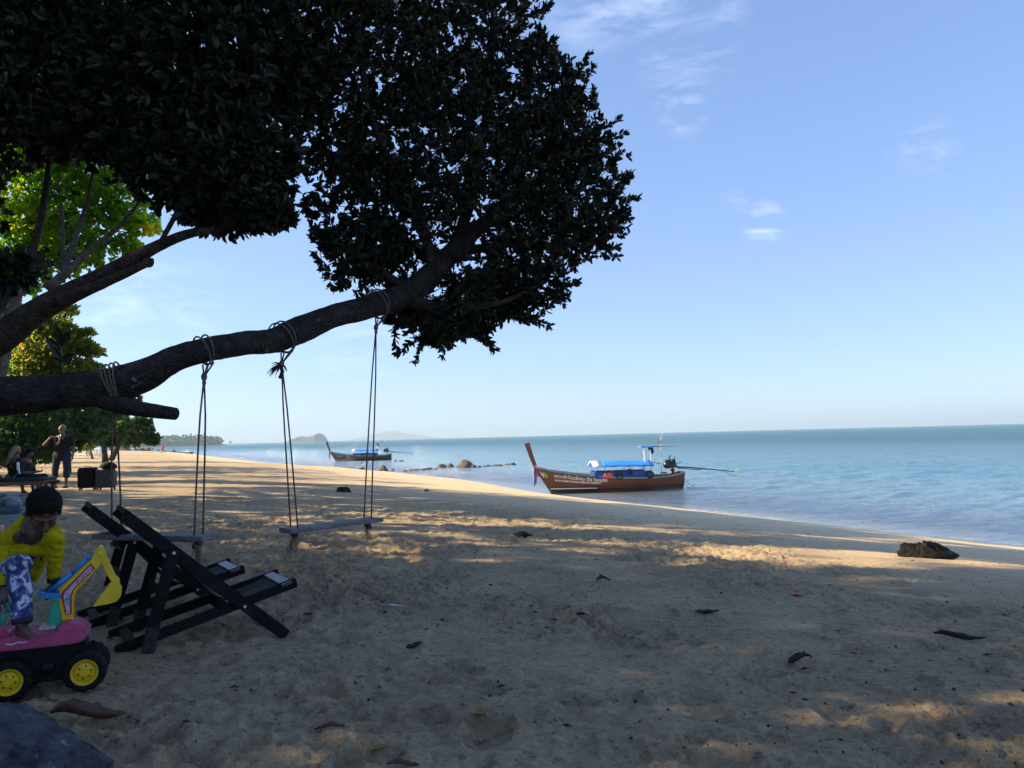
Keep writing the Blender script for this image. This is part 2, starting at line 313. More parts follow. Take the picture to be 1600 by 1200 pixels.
# churned sand: billowy pits with sharp little rims
b1 = 1-np.abs(fbm(gx*3.1+4, gy*3.1, 5, .55)); b2 = np.abs(fbm(gx*5.7, gy*5.7+9, 4, .58))
msk = np.clip(fbm(gx*.42+7, gy*.42, 4)*2.2+.55, .08, 1.15)
d = (-(b1**5)*.060+b2*.062)*msk
d = d+fbm(gx*14, gy*14, 4, .62)*.034*msk
gz_ = gz_+hb+d*dry*near+(fbm(gx*.9, gy*2.6, 3)*.010)*np.clip(gs/4, 0, 1)*(1-dry)
wpx = gx+.05*fbm(gx*5, gy*5, 3); wpy = gy+.05*fbm(gx*5+31, gy*5+7, 3)
selr = np.where((gr < 17) & (gy > -1))[0]; sx, sy = wpx[selr], wpy[selr]; acc = np.zeros(len(selr))
for k in range(700):
    rad = 1.8+14*RS.rand()**1.15; an = R(-44+88*RS.rand()); fx, fy = rad*math.sin(an), rad*math.cos(an)
    th = RS.rand()*math.pi; L = .09+.06*RS.rand(); Wd = .045+.04*RS.rand(); dep = .012+.034*RS.rand()**1.5
    u = (sx-fx)*math.cos(th)+(sy-fy)*math.sin(th); v = -(sx-fx)*math.sin(th)+(sy-fy)*math.cos(th)
    mm = (np.abs(u) < .5) & (np.abs(v) < .5); q2 = (u[mm]/L)**2+(v[mm]/Wd)**2
    acc[mm] += -dep*np.exp(-q2**1.6)+dep*.4*np.exp(-((np.sqrt(q2)-1.45)/.36)**2)*(1+.5*np.sin(5*u[mm]/L))
gz_[selr] += acc*dry[selr]*.9
# a scoured drift line and ridges in the lower right
gz_ += -.03*np.exp(-((gs-13.2-.5*fbm(gx*.3, gy*.3, 2))/.22)**2)*near
gz_ = np.where(gr < 2.0, gz_-.0, gz_)
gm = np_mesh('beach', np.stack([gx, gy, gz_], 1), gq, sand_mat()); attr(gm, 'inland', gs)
# close the small hole under the camera
cap = bmesh.new(); cap.from_mesh(gm); cap.verts.ensure_lookup_table()
cap.faces.new([cap.verts[i] for i in range(gna)]); cap.to_mesh(gm); cap.free()
tag(link('beach', gm), kind='structure')
def gpick(x, y):
    """height of the finished sand mesh close by"""
    a = math.degrees(math.atan2(x, y)); k = int(np.searchsorted(_rings, math.hypot(x, y))); k = min(max(k, 0), len(_rings)-1)
    j = 50+int((a+46)/92*700) if -46 <= a < 46 else (int((a+180)/134*50) if a < -46 else 750+int((a-46)/134*50))
    return float(gz_[k*gna+min(max(j, 0), gna-1)])
def sit(px, py, lift=0.0):
    p = gpt(px, py); z = gpick(p.x, p.y)
    q = gz(px, py, z); return Vector((q[0], q[1], gpick(q[0], q[1])+lift))

# sea
def sea_mat():
    m, n, l, b = new_mat('sea_water'); n.remove(b)
    g = n.new('ShaderNodeNewGeometry'); da = n.new('ShaderNodeAttribute'); da.attribute_name = 'offshore'
    rp = n.new('ShaderNodeValToRGB'); mr = n.new('ShaderNodeMapRange'); mr.inputs[1].default_value = 0; mr.inputs[2].default_value = 160; l.new(da.outputs['Fac'], mr.inputs[0])
    n0 = n.new('ShaderNodeTexNoise'); n0.inputs['Scale'].default_value = .035; n0.inputs['Detail'].default_value = 4; l.new(g.outputs['Position'], n0.inputs['Vector'])
    ad = n.new('ShaderNodeMath'); ad.operation = 'MULTIPLY_ADD'; ad.inputs[1].default_value = .07; l.new(n0.outputs[0], ad.inputs[0]); l.new(mr.outputs[0], ad.inputs[2])
    sb = n.new('ShaderNodeMath'); sb.operation = 'SUBTRACT'; sb.inputs[1].default_value = .03; l.new(ad.outputs[0], sb.inputs[0]); l.new(sb.outputs[0], rp.inputs[0])
    e = rp.color_ramp.elements; e[0].position = 0; e[0].color = (.34, .34, .26, 1); e[1].position = 1; e[1].color = (.008, .095, .13, 1)
    for p, c in ((.05, (.20, .31, .30)), (.16, (.075, .23, .245)), (.4, (.030, .125, .16))):
        x = rp.color_ramp.elements.new(p); x.color = (*c, 1)
    df = n.new('ShaderNodeBsdfDiffuse'); l.new(rp.outputs[0], df.inputs[0]); tp = n.new('ShaderNodeBsdfTransparent'); tp.inputs[0].default_value = (.78, .92, .92, 1)
    op = n.new('ShaderNodeMapRange'); op.interpolation_type = 'SMOOTHSTEP'; op.inputs[1].default_value = 0; op.inputs[2].default_value = 13; op.inputs[3].default_value = .04; op.inputs[4].default_value = 1; l.new(da.outputs['Fac'], op.inputs[0])
    m1 = n.new('ShaderNodeMixShader'); l.new(op.outputs[0], m1.inputs[0]); l.new(tp.outputs[0], m1.inputs[1]); l.new(df.outputs[0], m1.inputs[2])
    # ripples
    mp1 = n.new('ShaderNodeMapping'); mp1.inputs['Rotation'].default_value = (0, 0, R(12)); mp1.inputs['Scale'].default_value = (.45, 2.4, 1); l.new(g.outputs['Position'], mp1.inputs[0])
    n1 = n.new('ShaderNodeTexNoise'); n1.inputs['Scale'].default_value = 1.3; n1.inputs['Detail'].default_value = 6; n1.inputs['Roughness'].default_value = .6; l.new(mp1.outputs[0], n1.inputs['Vector'])
    n2 = n.new('ShaderNodeTexNoise'); n2.inputs['Scale'].default_value = .30; n2.inputs['Detail'].default_value = 6; n2.inputs['Roughness'].default_value = .6; n2.inputs['Distortion'].default_value = .4; l.new(mp1.outputs[0], n2.inputs['Vector'])
    n5 = n.new('ShaderNodeTexNoise'); n5.inputs['Scale'].default_value = .07; n5.inputs['Detail'].default_value = 6; n5.inputs['Roughness'].default_value = .65; l.new(mp1.outputs[0], n5.inputs['Vector'])
    b1_ = n.new('ShaderNodeBump'); b1_.inputs['Strength'].default_value = 1; b1_.inputs['Distance'].default_value = .7; l.new(n5.outputs[0], b1_.inputs['Height'])
    b2_ = n.new('ShaderNodeBump'); b2_.inputs['Strength'].default_value = 1; b2_.inputs['Distance'].default_value = .8; l.new(n2.outputs[0], b2_.inputs['Height']); l.new(b1_.outputs[0], b2_.inputs['Normal'])
    bp = n.new('ShaderNodeBump'); bp.inputs['Strength'].default_value = 1; bp.inputs['Distance'].default_value = .5; l.new(n1.outputs[0], bp.inputs['Height']); l.new(b2_.outputs[0], bp.inputs['Normal'])
    gl = n.new('ShaderNodeBsdfGlossy'); gl.inputs['Roughness'].default_value = .12; gl.inputs[0].default_value = (.95, .97, 1, 1); l.new(bp.outputs[0], gl.inputs['Normal'])
    fr = n.new('ShaderNodeFresnel'); fr.inputs[0].default_value = 1.33; l.new(bp.outputs[0], fr.inputs['Normal'])
    cl = n.new('ShaderNodeMath'); cl.operation = 'MINIMUM'; l.new(fr.outputs[0], cl.inputs[0]); ck = n.new('ShaderNodeMapRange'); ck.inputs[1].default_value = 0; ck.inputs[2].default_value = 130; ck.inputs[3].default_value = .85; ck.inputs[4].default_value = .36; l.new(da.outputs['Fac'], ck.inputs[0]); l.new(ck.outputs[0], cl.inputs[1])
    m2 = n.new('ShaderNodeMixShader'); l.new(cl.outputs[0], m2.inputs[0]); l.new(m1.outputs[0], m2.inputs[1]); l.new(gl.outputs[0], m2.inputs[2])
    # foam along the swash
    fa = n.new('ShaderNodeAttribute'); fa.attribute_name = 'foam'
    n3 = n.new('ShaderNodeTexNoise'); n3.inputs['Scale'].default_value = 7; n3.inputs['Detail'].default_value = 7; n3.inputs['Roughness'].default_value = .75; l.new(g.outputs['Position'], n3.inputs['Vector'])
    ma = n.new('ShaderNodeMath'); ma.operation = 'ADD'; l.new(fa.outputs['Fac'], ma.inputs[0]); l.new(n3.outputs[0], ma.inputs[1])
    fm = n.new('ShaderNodeMapRange'); fm.inputs[1].default_value = 1.02; fm.inputs[2].default_value = 1.2; l.new(ma.outputs[0], fm.inputs[0])
    fd = n.new('ShaderNodeBsdfDiffuse'); fd.inputs[0].default_value = (.82, .84, .84, 1)
    m3 = n.new('ShaderNodeMixShader'); l.new(fm.outputs[0], m3.inputs[0]); l.new(m2.outputs[0], m3.inputs[1]); l.new(fd.outputs[0], m3.inputs[2])
    l.new(m3.outputs[0], n['Material Output'].inputs['Surface']); return m
wx, wy, wq, wna = polar(np.r_[np.exp(np.linspace(math.log(11), math.log(140), 620, endpoint=False)), np.exp(np.linspace(math.log(140), math.log(15000), 150))], 0, 0, 620, 30)
ws = -sdist(wx, wy); wr = np.hypot(wx, wy)
amp = np.clip(ws/12, .12, 1)*np.clip(1.3-wr/160, 0, 1)
ca, sa_ = math.cos(R(25)), math.sin(R(25)); wu = wx*ca+wy*sa_; wv = -wx*sa_+wy*ca
amp = amp*np.clip(1.35-wr/90, 0, 1)
wz = amp*(fbm(wu*.45, wv*1.5, 4, .55)*.16+(1-np.abs(fbm(wu*.25+5, wv*.8, 4)))**3*.12)
# a low breaker rolling in at the right and thin swash lines
along = wy
bx = 2.0+.5*fbm(wy*.25, wy*0+3., 2)
brk = np.exp(-((ws-bx)/.35)**2)*np.clip((26-wr)/8, 0, 1)*np.clip((wx-9)/3, 0, 1)
wz = wz+brk*.09+np.exp(-((ws-6)/.8)**2)*.05*np.clip((60-wr)/30, 0, 1)
edge = .35+.5*fbm(wy*.35, wx*.1, 3)
foam = .62*np.exp(-((ws-edge)/.22)**2)+.66*brk*(.55+.5*fbm(wy*1.3, wx*1.3, 3))+.30*np.exp(-((ws-1.6-edge)/.35)**2)
foam = np.clip(1.25-wr/75, 0, 1)*foam*np.clip(.95+.45*fbm(wx*.13, wy*.13, 3), .3, 1.15)*np.clip(1.15-wr/260, .35, 1)
keep = (ws[wq] > -7).any(1)
sm_ = np_mesh('sea', np.stack([wx, wy, wz], 1), wq[keep], sea_mat()); attr(sm_, 'offshore', ws); attr(sm_, 'foam', foam)
tag(link('sea', sm_), kind='structure')

# ------------------------------------------------------------------ trees
def unit(v): return v/np.maximum(np.linalg.norm(v, axis=-1, keepdims=True), 1e-9)
def leaves(P, D, L, wr=.42, fold=.18):
    """P base, D direction, L length -> vertices (n,6,3)"""
    n = len(P); D = unit(D); rv = unit(RS.randn(n, 3)); Sd = unit(np.cross(D, rv)); Nn = np.cross(D, Sd); W = (L*wr/2)[:, None]; L = L[:, None]
    bend = Nn*L*.08
    v = np.stack([P, P+D*L*.36+Sd*W*.92+Nn*W*fold*2, P+D*L*.74+Sd*W*.86+Nn*W*fold*2-bend*.5, P+D*L-bend, P+D*L*.74-Sd*W*.86+Nn*W*fold*2-bend*.5, P+D*L*.36-Sd*W*.92+Nn*W*fold*2], 1)
    return v
def leaf_mesh(name, V, mat, tint):
    n = len(V); b = (np.arange(n)*6)[:, None]
    q = np.concatenate([b+np.array([[0, 1, 2, 3]]), b+np.array([[0, 3, 4, 5]])], 0)
    m = np_mesh(name, V.reshape(-1, 3), q, mat, False); attr(m, 'tint', np.repeat(tint, 6)); return m
def ellip(n, c, r, shell=2.0):
    d = unit(RS.randn(n, 3)); q = RS.rand(n, 1)**(1/(3*shell/2)); return np.asarray(c)+d*q*np.asarray(r), d
def rosettes(C, A, k, L, spread=.75, jit=.5):
    """k leaves round each shoot tip C along axis A"""
    n = len(C); Cc = np.repeat(C, k, 0); Aa = np.repeat(unit(A), k, 0); rv = unit(RS.randn(n*k, 3)); side = unit(np.cross(Aa, rv))
    an = RS.uniform(.35, 1.35, (n*k, 1))*spread*1.2; D = Aa*np.cos(an)+side*np.sin(an)+RS.randn(n*k, 3)*.12
    ll = L*RS.uniform(.65, 1.15, n*k); P = Cc+Aa*(RS.uniform(-.55, .15, (n*k, 1))*L*.7); return P, D, ll
def blobs_to_shoots(blobs, up=.25, dens=1.0):
    """blobs: (px, py, Y, radius px, count, squash)"""
    C = []; A = []; cen = []
    for (px, py, Y, rp, n, sq) in blobs:
        n = max(4, int(n*dens)); c = at(px, py, Y); r = rp*Y/FPX; p, d = ellip(n, c, (r, r*1.0, r*sq), 2.4)
        p = p+RS.randn(n, 3)*r*.09; C.append(p); A.append(d+np.array([0, 0, up])+RS.randn(n, 3)*.45); cen.append((c, r))
    return np.concatenate(C), np.concatenate(A), cen
def limb_pts(spec, sub=5):
    """(px,py,Y,radius px) way points -> smooth world points and radii"""
    P = np.array([np.append(at(a, b, Y), r*Y/FPX) for a, b, Y, r in spec]); out = []
    for i in range(len(P)-1):
        p0, p1, p2, p3 = P[max(i-1, 0)], P[i], P[i+1], P[min(i+2, len(P)-1)]
        for j in range(sub):
            t = j/sub; out.append(.5*((2*p1)+(-p0+p2)*t+(2*p0-5*p1+4*p2-p3)*t*t+(-p0+3*p1-3*p2+p3)*t**3))
    out.append(P[-1]); out = np.array(out); return out[:, :3], out[:, 3]
def limb_obj(name, spec, mat, parent, n=20, rough=.12, sub=6, caps=True):
    pts, rad = limb_pts(spec, sub) if not isinstance(spec, tuple) else spec
    mb = MB(); mb.tube(pts, list(rad), n, caps)
    V = np.array([tuple(v) for v in mb.v]); k = len(pts)
    ctr = np.repeat(pts, n, 0); dd = V-ctr; rl = np.linalg.norm(dd, axis=1)
    ang = np.tile(np.arange(n)/n*2*math.pi, k); al = np.repeat(np.cumsum(np.r_[0, np.linalg.norm(np.diff(pts, axis=0), axis=1)]), n)
    cx = np.cos(ang); nn = fbm(al*3.2+cx*1.3+3, np.sin(ang)*1.4+al*.7, 4, .6)+.5*np.abs(fbm(al*14+cx*2, np.sin(ang)*5, 3))
    V = ctr+dd*(1+rough*nn)[:, None]
    m = mesh(name, V, mb.f, mat); return link(name, m, parent, True)
def twigs(name, C, hubs, mat, parent, frac=.5, r=.004, kind=True):
    """thin shoots joining shoot tips to the nearest hub"""
    H = np.array(hubs); idx = np.where(RS.rand(len(C)) < frac)[0]; V = []; F = []
    for i in idx:
        c = C[i]; h = H[np.argmin(((H-c)**2).sum(1))]; mid = (c+h)/2+RS.randn(3)*.08*np.linalg.norm(c-h)
        if np.linalg.norm(c-h) < .03: continue
        d = unit(c-h); s = unit(np.cross(d, RS.randn(3))); t = np.cross(d, s); b = len(V)
        for p, rr in ((h, r*1.8), (mid, r*1.2), (c, r*.6)):
            for a in (0, 2.09, 4.19): V.append(p+(s*math.cos(a)+t*math.sin(a))*rr)
        for k in (0, 3):
            for j in range(3): F.append((b+k+j, b+k+(j+1) % 3, b+k+3+(j+1) % 3, b+k+3+j))
    o = link(name, mesh(name, V, F, mat, False), parent, True)
    if kind: o['kind'] = 'stuff'
    return o
def hubs_of(cen, k=10):
    out = []
    for c, r in cen:
        for _ in range(k): out.append(c+unit(RS.randn(3))*r*.55*RS.rand()**.5)
    return out
bark1 = bark_mat('dark_grey_bark', (.014, .012, .012), (.050, .043, .038), (.22, .21, .20), amt=.63)
bark2 = bark_mat('brown_bark', (.03, .022, .018), (.09, .068, .05), (.13, .11, .09))
bark_pale = bark_mat('pale_bark', (.09, .075, .06), (.20, .17, .14), (.05, .04, .03))
twigm = M('twig_bark', (.04, .032, .025), .9)
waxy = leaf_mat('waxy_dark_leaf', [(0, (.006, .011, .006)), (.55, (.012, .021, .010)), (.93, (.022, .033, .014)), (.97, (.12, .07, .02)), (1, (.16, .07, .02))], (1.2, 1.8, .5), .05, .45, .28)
sunleaf = leaf_mat('thin_green_leaf', [(0, (.04, .085, .014)), (.5, (.085, .15, .022)), (.9, (.14, .20, .03)), (1, (.25, .19, .03))], (5.5, 5.2, .9), .62, .5, .3)
almond = leaf_mat('almond_leaf', [(0, (.04, .08, .018)), (.5, (.09, .13, .03)), (.84, (.13, .14, .035)), (.95, (.24, .13, .04)), (1, (.38, .07, .05))], (4.2, 3.8, 2.0), .6, .5, .3)
bushleaf = leaf_mat('bush_leaf', [(0, (.018, .045, .015)), (.6, (.035, .075, .022)), (1, (.085, .13, .03))], (2.0, 2.6, .8), .3, .45, .4)

# --- the leaning tree whose limb carries the swings
b0 = at(-520, 700, 4.6); b0z = gpick(b0[0], b0[1])
lean = thing('leaning_tree', (float(b0[0]), float(b0[1]), b0z), 'leaning tree with long near-horizontal limb holding both swings and a dense dark crown', 'tree')
LIMB = [(-560, 900, 4.7, 62), (-420, 760, 4.8, 50), (-280, 668, 4.9, 42), (-120, 632, 5.0, 36), (0, 619, 5.0, 31), (60, 615, 5.02, 30), (110, 611, 5.03, 30), (165, 604, 5.05, 30), (220, 587, 5.1, 27), (270, 562, 5.15, 22),
        (320, 547, 5.2, 20), (380, 536, 5.5, 19.5), (430, 531, 5.8, 21), (470, 514, 6.0, 23), (520, 494, 6.2, 19.5), (590, 475, 6.6, 20), (640, 456, 6.9, 21), (678, 424, 7.1, 20), (712, 388, 7.3, 16), (755, 350, 7.5, 12), (820, 300, 7.7, 9), (880, 235, 8.0, 5)]
lp, lr = limb_pts(LIMB, 7); lr = lr*.94
limb_obj('limb', (lp, lr), bark1, lean, 30, .16)
limb_obj('stub_branch', [(140, 616, 5.04, 16), (185, 632, 4.98, 14), (225, 640, 4.92, 12), (274, 647, 4.86, 9.5)], bark1, lean, 18, .14, 8)
for spec in ([(630, 462, 6.9, 16), (665, 478, 6.8, 12), (720, 480, 6.9, 7), (790, 470, 7.1, 4), (850, 440, 7.4, 2.5)], [(678, 424, 7.1, 11), (660, 360, 7.0, 8), (620, 280, 6.8, 7), (580, 180, 6.6, 6), (560, 60, 6.4, 5), (540, -120, 6.3, 4)],
             [(700, 405, 7.2, 6), (735, 402, 7.0, 5.5)], [(712, 388, 7.3, 10), (740, 290, 7.5, 9), (760, 180, 7.6, 7), (770, 40, 7.8, 5), (780, -100, 7.9, 4)], [(700, 395, 7.2, 9), (800, 380, 7.6, 6), (900, 350, 7.9, 3.5)],
             [(640, 452, 6.9, 8), (570, 410, 6.8, 5), (520, 380, 6.7, 3)]):
    limb_obj('branch', spec, bark1, lean, 10, .1, 5)
BL = [(885, 300, 7.9, 112, 620, 1), (930, 300, 7.9, 70, 260, 1), (905, 215, 7.9, 62, 200, 1), (840, 190, 7.8, 115, 560, 1), (760, 120, 7.6, 125, 620, 1), (800, 400, 7.6, 108, 520, 1), (700, 462, 7.1, 78, 330, .95), (830, 455, 7.6, 62, 220, .8),
      (640, 490, 6.9, 36, 75, .8), (700, 260, 7.3, 150, 900, 1), (600, 160, 6.9, 140, 720, 1), (560, 330, 6.8, 78, 240, 1), (545, 420, 6.8, 52, 130, .85), (505, 392, 6.7, 28, 34, .8), (700, 20, 7.4, 150, 620, 1), (640, 340, 7.0, 85, 330, 1),
      (560, 20, 6.7, 130, 520, 1), (470, 40, 6.4, 90, 300, 1), (485, 130, 6.4, 55, 130, 1), (500, 205, 6.6, 42, 70, 1), (530, 250, 6.7, 50, 80, 1), (480, 290, 6.6, 26, 16, 1), (700, 530, 7.0, 24, 26, .7), (668, 512, 7.7, 36, 150, .8), (735, 505, 7.7, 44, 210, .8), (805, 482, 7.7, 46, 210, .8), (625, 500, 7.6, 30, 110, .7), (560, 395, 7.2, 50, 120, .9), (590, 425, 7.3, 34, 90, .8), (690, 545, 7.7, 18, 40, .6), (620, -140, 7.0, 220, 700, .8), (760, -150, 7.4, 150, 420, .8), (940, 365, 7.9, 48, 120, .9), (880, 130, 7.8, 48, 110, 1)]
BL = [((a-14-(a-880)*.08 if a > 860 else a-(10 if a > 740 else 0)), (b-12 if b > 380 else b), c, d*.96, e, f) for a, b, c, d, e, f in BL]
C, A, cen = blobs_to_shoots(BL, .25, .60)
# spiky shoots breaking the outline
EC = []; EA = []
for (px, py, Y, rp, n, sq) in BL:
    c = at(px, py, Y); r = rp*Y/FPX
    for _ in range(int(n/11)):
        d = unit(RS.randn(3)); ax = unit(d*.8+np.array([.15, 0, .45])+RS.randn(3)*.15); Ls = .07+.17*RS.rand()
        for t in np.linspace(0, 1, 5): EC.append(c+d*r*.95+ax*Ls*t); EA.append(ax)
C = np.concatenate([C, EC]); A = np.concatenate([A, EA])
_sel = lp[(lp[:, 1] > 6.5) & (lp[:, 1] < 7.42)]; _dd = np.linalg.norm(C[:, None, [0, 2]]*(7/C[:, None, [1]])-_sel[None][:, :, [0, 2]]*(7/_sel[None][:, :, [1]])+np.array([0, 1])*(CAMZ*(7/_sel[None][:, :, [1]]-7/C[:, None, [1]])), axis=2)
_k = _dd.argmin(1); _bad = (_dd.min(1) < .22) & (C[:, 1] < _sel[_k, 1]+.1); C = C[~_bad]; A = A[~_bad]
P, D, ll = rosettes(C, A, 8, .077)
V = leaves(P, D, ll, .44); T = RS.rand(len(V))*.95+.05*(RS.rand(len(V)) < .4)
cenP = V.mean(1); Yd = cenP[:, 1]
# the lowest, nearest leaves are parts of their own
q_ = (cenP-c_o); w_ = q_@c_f; lx = 800+FPX*(q_@c_r)/w_; ly = 600-FPX*(q_@c_u)/w_
hang = np.where((lx > 455) & (lx < 660) & (ly > 300) & (ly < 560))[0]; hang = hang[np.argsort(Yd[hang])][:150]
hang2 = np.where((lx > 600) & (ly > 430) & (lx < 1010))[0]; hang2 = hang2[np.argsort(-ly[hang2])][:140]
pick = np.unique(np.concatenate([hang, hang2])); kp = np.ones(len(V), bool); kp[pick] = False
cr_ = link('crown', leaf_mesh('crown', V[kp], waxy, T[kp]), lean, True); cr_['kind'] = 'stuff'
_lm = leaf_mesh('leaf', leaves(np.zeros((1, 3)), np.array([[1., 0, 0]]), np.array([1.0]), .44), waxy, np.array([.5]))
def leaf_part(v6, parent, m=_lm, base=None):
    a = Vector(v6[3])-Vector(v6[0]); L = a.length; x = a/L; s = (Vector(v6[1])-Vector(v6[5])); s = (s-x*s.dot(x)).normalized(); z = x.cross(s)
    mt = Matrix(((x.x, s.x, z.x), (x.y, s.y, z.y), (x.z, s.z, z.z))).to_4x4() @ Matrix.Scale(L, 4)
    o = bpy.data.objects.new('leaf', m); COL.objects.link(o); o.parent = parent; o.matrix_basis = Matrix.Translation(Vector(v6[0])-(base if base is not None else parent.location)) @ mt; return o
for i in pick: leaf_part(V[i], lean)
H = hubs_of(cen, 9)+[p for p in lp[60:]]
twigs('twigs', C[:7000], H, twigm, lean, .32, .0045)
# a young sprout standing on the limb
sp0 = at(98, 588, 4.98); mb = MB(); mb.tube([sp0, at(97, 560, 4.97), at(95, 530, 4.97), at(94, 512, 4.97)], [.006, .005, .004, .002], 6); mb.build('sprout', M('sprout_stem', (.05, .09, .02), .6), lean, True, True)
for (x0, y0, x1, y1) in ((95, 545, 70, 527), (94, 540, 91, 512), (95, 542, 110, 518), (97, 562, 80, 541), (97, 566, 114, 553), (97, 566, 82, 560)):
    a = at(x0, y0, 4.97); bq = at(x1, y1, 4.92); dd = bq-a; sdv = unit(np.cross(dd, c_f)); L = np.linalg.norm(dd)
    leaf_part([a, a+dd*.36+sdv*L*.17, a, bq, a, a+dd*.36-sdv*L*.17], lean)

# --- the second tree, above: forked limb and the black mass of leaves at the upper left
b1_ = at(-420, 720, 7.2); up_t = thing('overhanging_tree', (float(b1_[0]), float(b1_[1]), gpick(b1_[0], b1_[1])), 'tree with rising forked limb and broken stub, black crown filling the top left', 'tree')
limb_obj('limb', [(-420, 760, 7.2, 44), (-300, 690, 7.0, 38), (-160, 620, 6.8, 32), (-60, 565, 6.6, 28), (0, 528, 6.5, 24), (50, 492, 6.4, 20), (100, 462, 6.3, 17), (150, 436, 6.2, 14), (210, 403, 6.1, 11), (260, 378, 6.0, 8.5), (300, 364, 5.9, 7), (345, 356, 5.9, 5), (400, 330, 5.9, 4), (430, 260, 5.9, 3)], bark2, up_t, 18, .13, 6)
limb_obj('broken_stub', [(95, 470, 6.25, 12), (140, 452, 6.15, 9), (185, 432, 6.1, 7.5), (228, 413, 6.0, 5.5), (233, 410, 6.0, 8), (236, 415, 6.0, 3)], bark2, up_t, 14, .2, 5)
for spec in ([(75, 452, 6.4, 9), (110, 420, 6.5, 6.5), (140, 392, 6.6, 5), (190, 350, 6.8, 3.5), (225, 305, 7, 2)], [(100, 425, 6.5, 5), (118, 370, 6.8, 4), (138, 310, 7.0, 3), (148, 250, 7.2, 2)], [(-20, 500, 6.6, 14), (20, 445, 6.9, 8), (50, 395, 7.0, 6), (70, 310, 7.2, 5), (80, 220, 7.3, 4)],
             [(98, 440, 6.6, 4), (98, 380, 6.8, 3.2), (96, 320, 7.0, 2.6)], [(250, 380, 6.0, 4), (290, 300, 6.0, 4), (320, 180, 5.9, 4), (330, 50, 5.8, 4)]):
    limb_obj('branch', spec, bark_pale if spec[0][0] in (75, 100, 98) else bark2, up_t, 9, .1, 5)
BL2 = [(350, 275, 6.1, 95, 620, .85), (310, 225, 6.2, 100, 580, .9), (405, 250, 6.0, 58, 230, .9), (398, 325, 5.9, 45, 160, .75), (430, 330, 5.8, 26, 46, .8), (330, 330, 6.0, 40, 140, .7), (220, 150, 6.3, 130, 700, 1), (110, 110, 6.4, 140, 760, 1), (20, 90, 6.5, 120, 560, 1), (60, 170, 6.5, 80, 330, .8),
       (350, 90, 6.1, 140, 760, 1), (430, 120, 6.1, 70, 240, 1), (160, 205, 6.4, 75, 320, .5), (30, 235, 6.6, 40, 50, .8), (200, -90, 6.2, 230, 700, .7), (420, -110, 6.2, 180, 520, .7), (-120, 60, 6.6, 150, 420, 1), (462, 215, 6.1, 30, 20, 1), (22, 425, 6.6, 36, 60, .8), (250, 280, 6.2, 50, 110, .8), (-70, 300, 6.8, 70, 130, 1)]
C2, A2, cen2 = blobs_to_shoots(BL2, -.1, .85)
P, D, ll = rosettes(C2, A2, 8, .105)
V = leaves(P, D, ll, .46); T = RS.rand(len(V))*.93; cenP = V.mean(1); q_ = (cenP-c_o); w_ = q_@c_f; lx = 800+FPX*(q_@c_r)/w_; ly = 600-FPX*(q_@c_u)/w_
hang = np.where((lx > 240) & (lx < 470) & (ly > 290))[0]; hang = hang[np.argsort(-ly[hang])][:200]; kp = np.ones(len(V), bool); kp[hang] = False
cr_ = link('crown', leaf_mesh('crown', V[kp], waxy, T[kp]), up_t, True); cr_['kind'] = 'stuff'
for i in hang: leaf_part(V[i], up_t)
twigs('twigs', C2, hubs_of(cen2, 8), twigm, up_t, .25, .0045)

# --- trees and bushes further back
def ground_tree(name, base_px, Y, label, cat, blobs, mat, L, k, trunk_px, group=None, wr=.5, bark=bark2, up=.15, twig=.05, spread=.8):
    bp = at(base_px[0], base_px[1], Y); zg = float(zprof(sdist([bp[0]], [bp[1]]))[0])
    t = thing(name, (float(bp[0]), float(bp[1]), zg), label, cat, group)
    Cc, Aa, ce = blobs_to_shoots(blobs, up)
    P, D, ll = rosettes(Cc, Aa, k, L, spread); V = leaves(P, D, ll, wr)
    # clumps share a tint
    tn = RS.rand(len(V))**1.4 if mat is almond else np.clip(.5+.5*fbm(V[:, 0, 0]*2.2/L*.1, V[:, 0, 2]*2.2/L*.1+V[:, 0, 1]*.3, 3)*1.4+RS.randn(len(V))*.2, 0, 1)
    o = link('crown', leaf_mesh('crown', V, mat, tn), t, True); o['kind'] = 'stuff'
    base = Vector((bp[0], bp[1], zg-.1))
    c0 = Vector(ce[0][0]); r0 = trunk_px*Y/FPX; mid = (base+c0)/2+Vector((RS.randn()*.1, 0, 0))
    limb_obj('trunk', (np.array([base, base.lerp(mid, .5), mid, mid.lerp(c0, .6), c0]), np.array([r0*1.25, r0, r0*.85, r0*.65, r0*.3])), bark, t, 10, .12)
    for c, r in ce[1:7]:
        c = Vector(c); s = mid.lerp(c0, .5); limb_obj('branch', (np.array([s, s.lerp(c, .5)+Vector((0, 0, -.05*(c-s).length)), c]), np.array([r0*.45, r0*.3, r0*.1])), bark, t, 7, .1)
    if twig: twigs('twigs', Cc, hubs_of(ce, 6), twigm, t, twig, L*.03)
    return t
ground_tree('broadleaf_tree', (-60, 720), 11.5, 'tall tree with sunlit yellow-green leaves showing between the dark limbs at the far left', 'tree',
            [(60, 300, 12, 75, 400, 1), (20, 360, 12, 70, 340, 1), (120, 330, 12, 60, 280, .9), (180, 310, 12.2, 55, 260, .9), (222, 352, 12, 24, 80, .8), (120, 395, 12, 45, 190, .7), (30, 425, 12, 45, 220, .8), (150, 240, 12.2, 80, 420, .8), (10, 200, 12.5, 90, 520, 1), (-80, 320, 12, 120, 500, 1), (90, 180, 12.5, 100, 480, .8), (-60, 480, 12, 70, 300, 1), (200, 385, 12, 22, 60, .7), (60, 240, 12, 60, 300, .9), (60, 95, 12, 85, 620, .9), (160, 140, 12, 75, 480, .9), (10, 20, 12.3, 95, 620, 1), (140, 40, 12.2, 80, 480, .9)],
            sunleaf, .105, 7, 14, bark=bark_pale, up=.0)
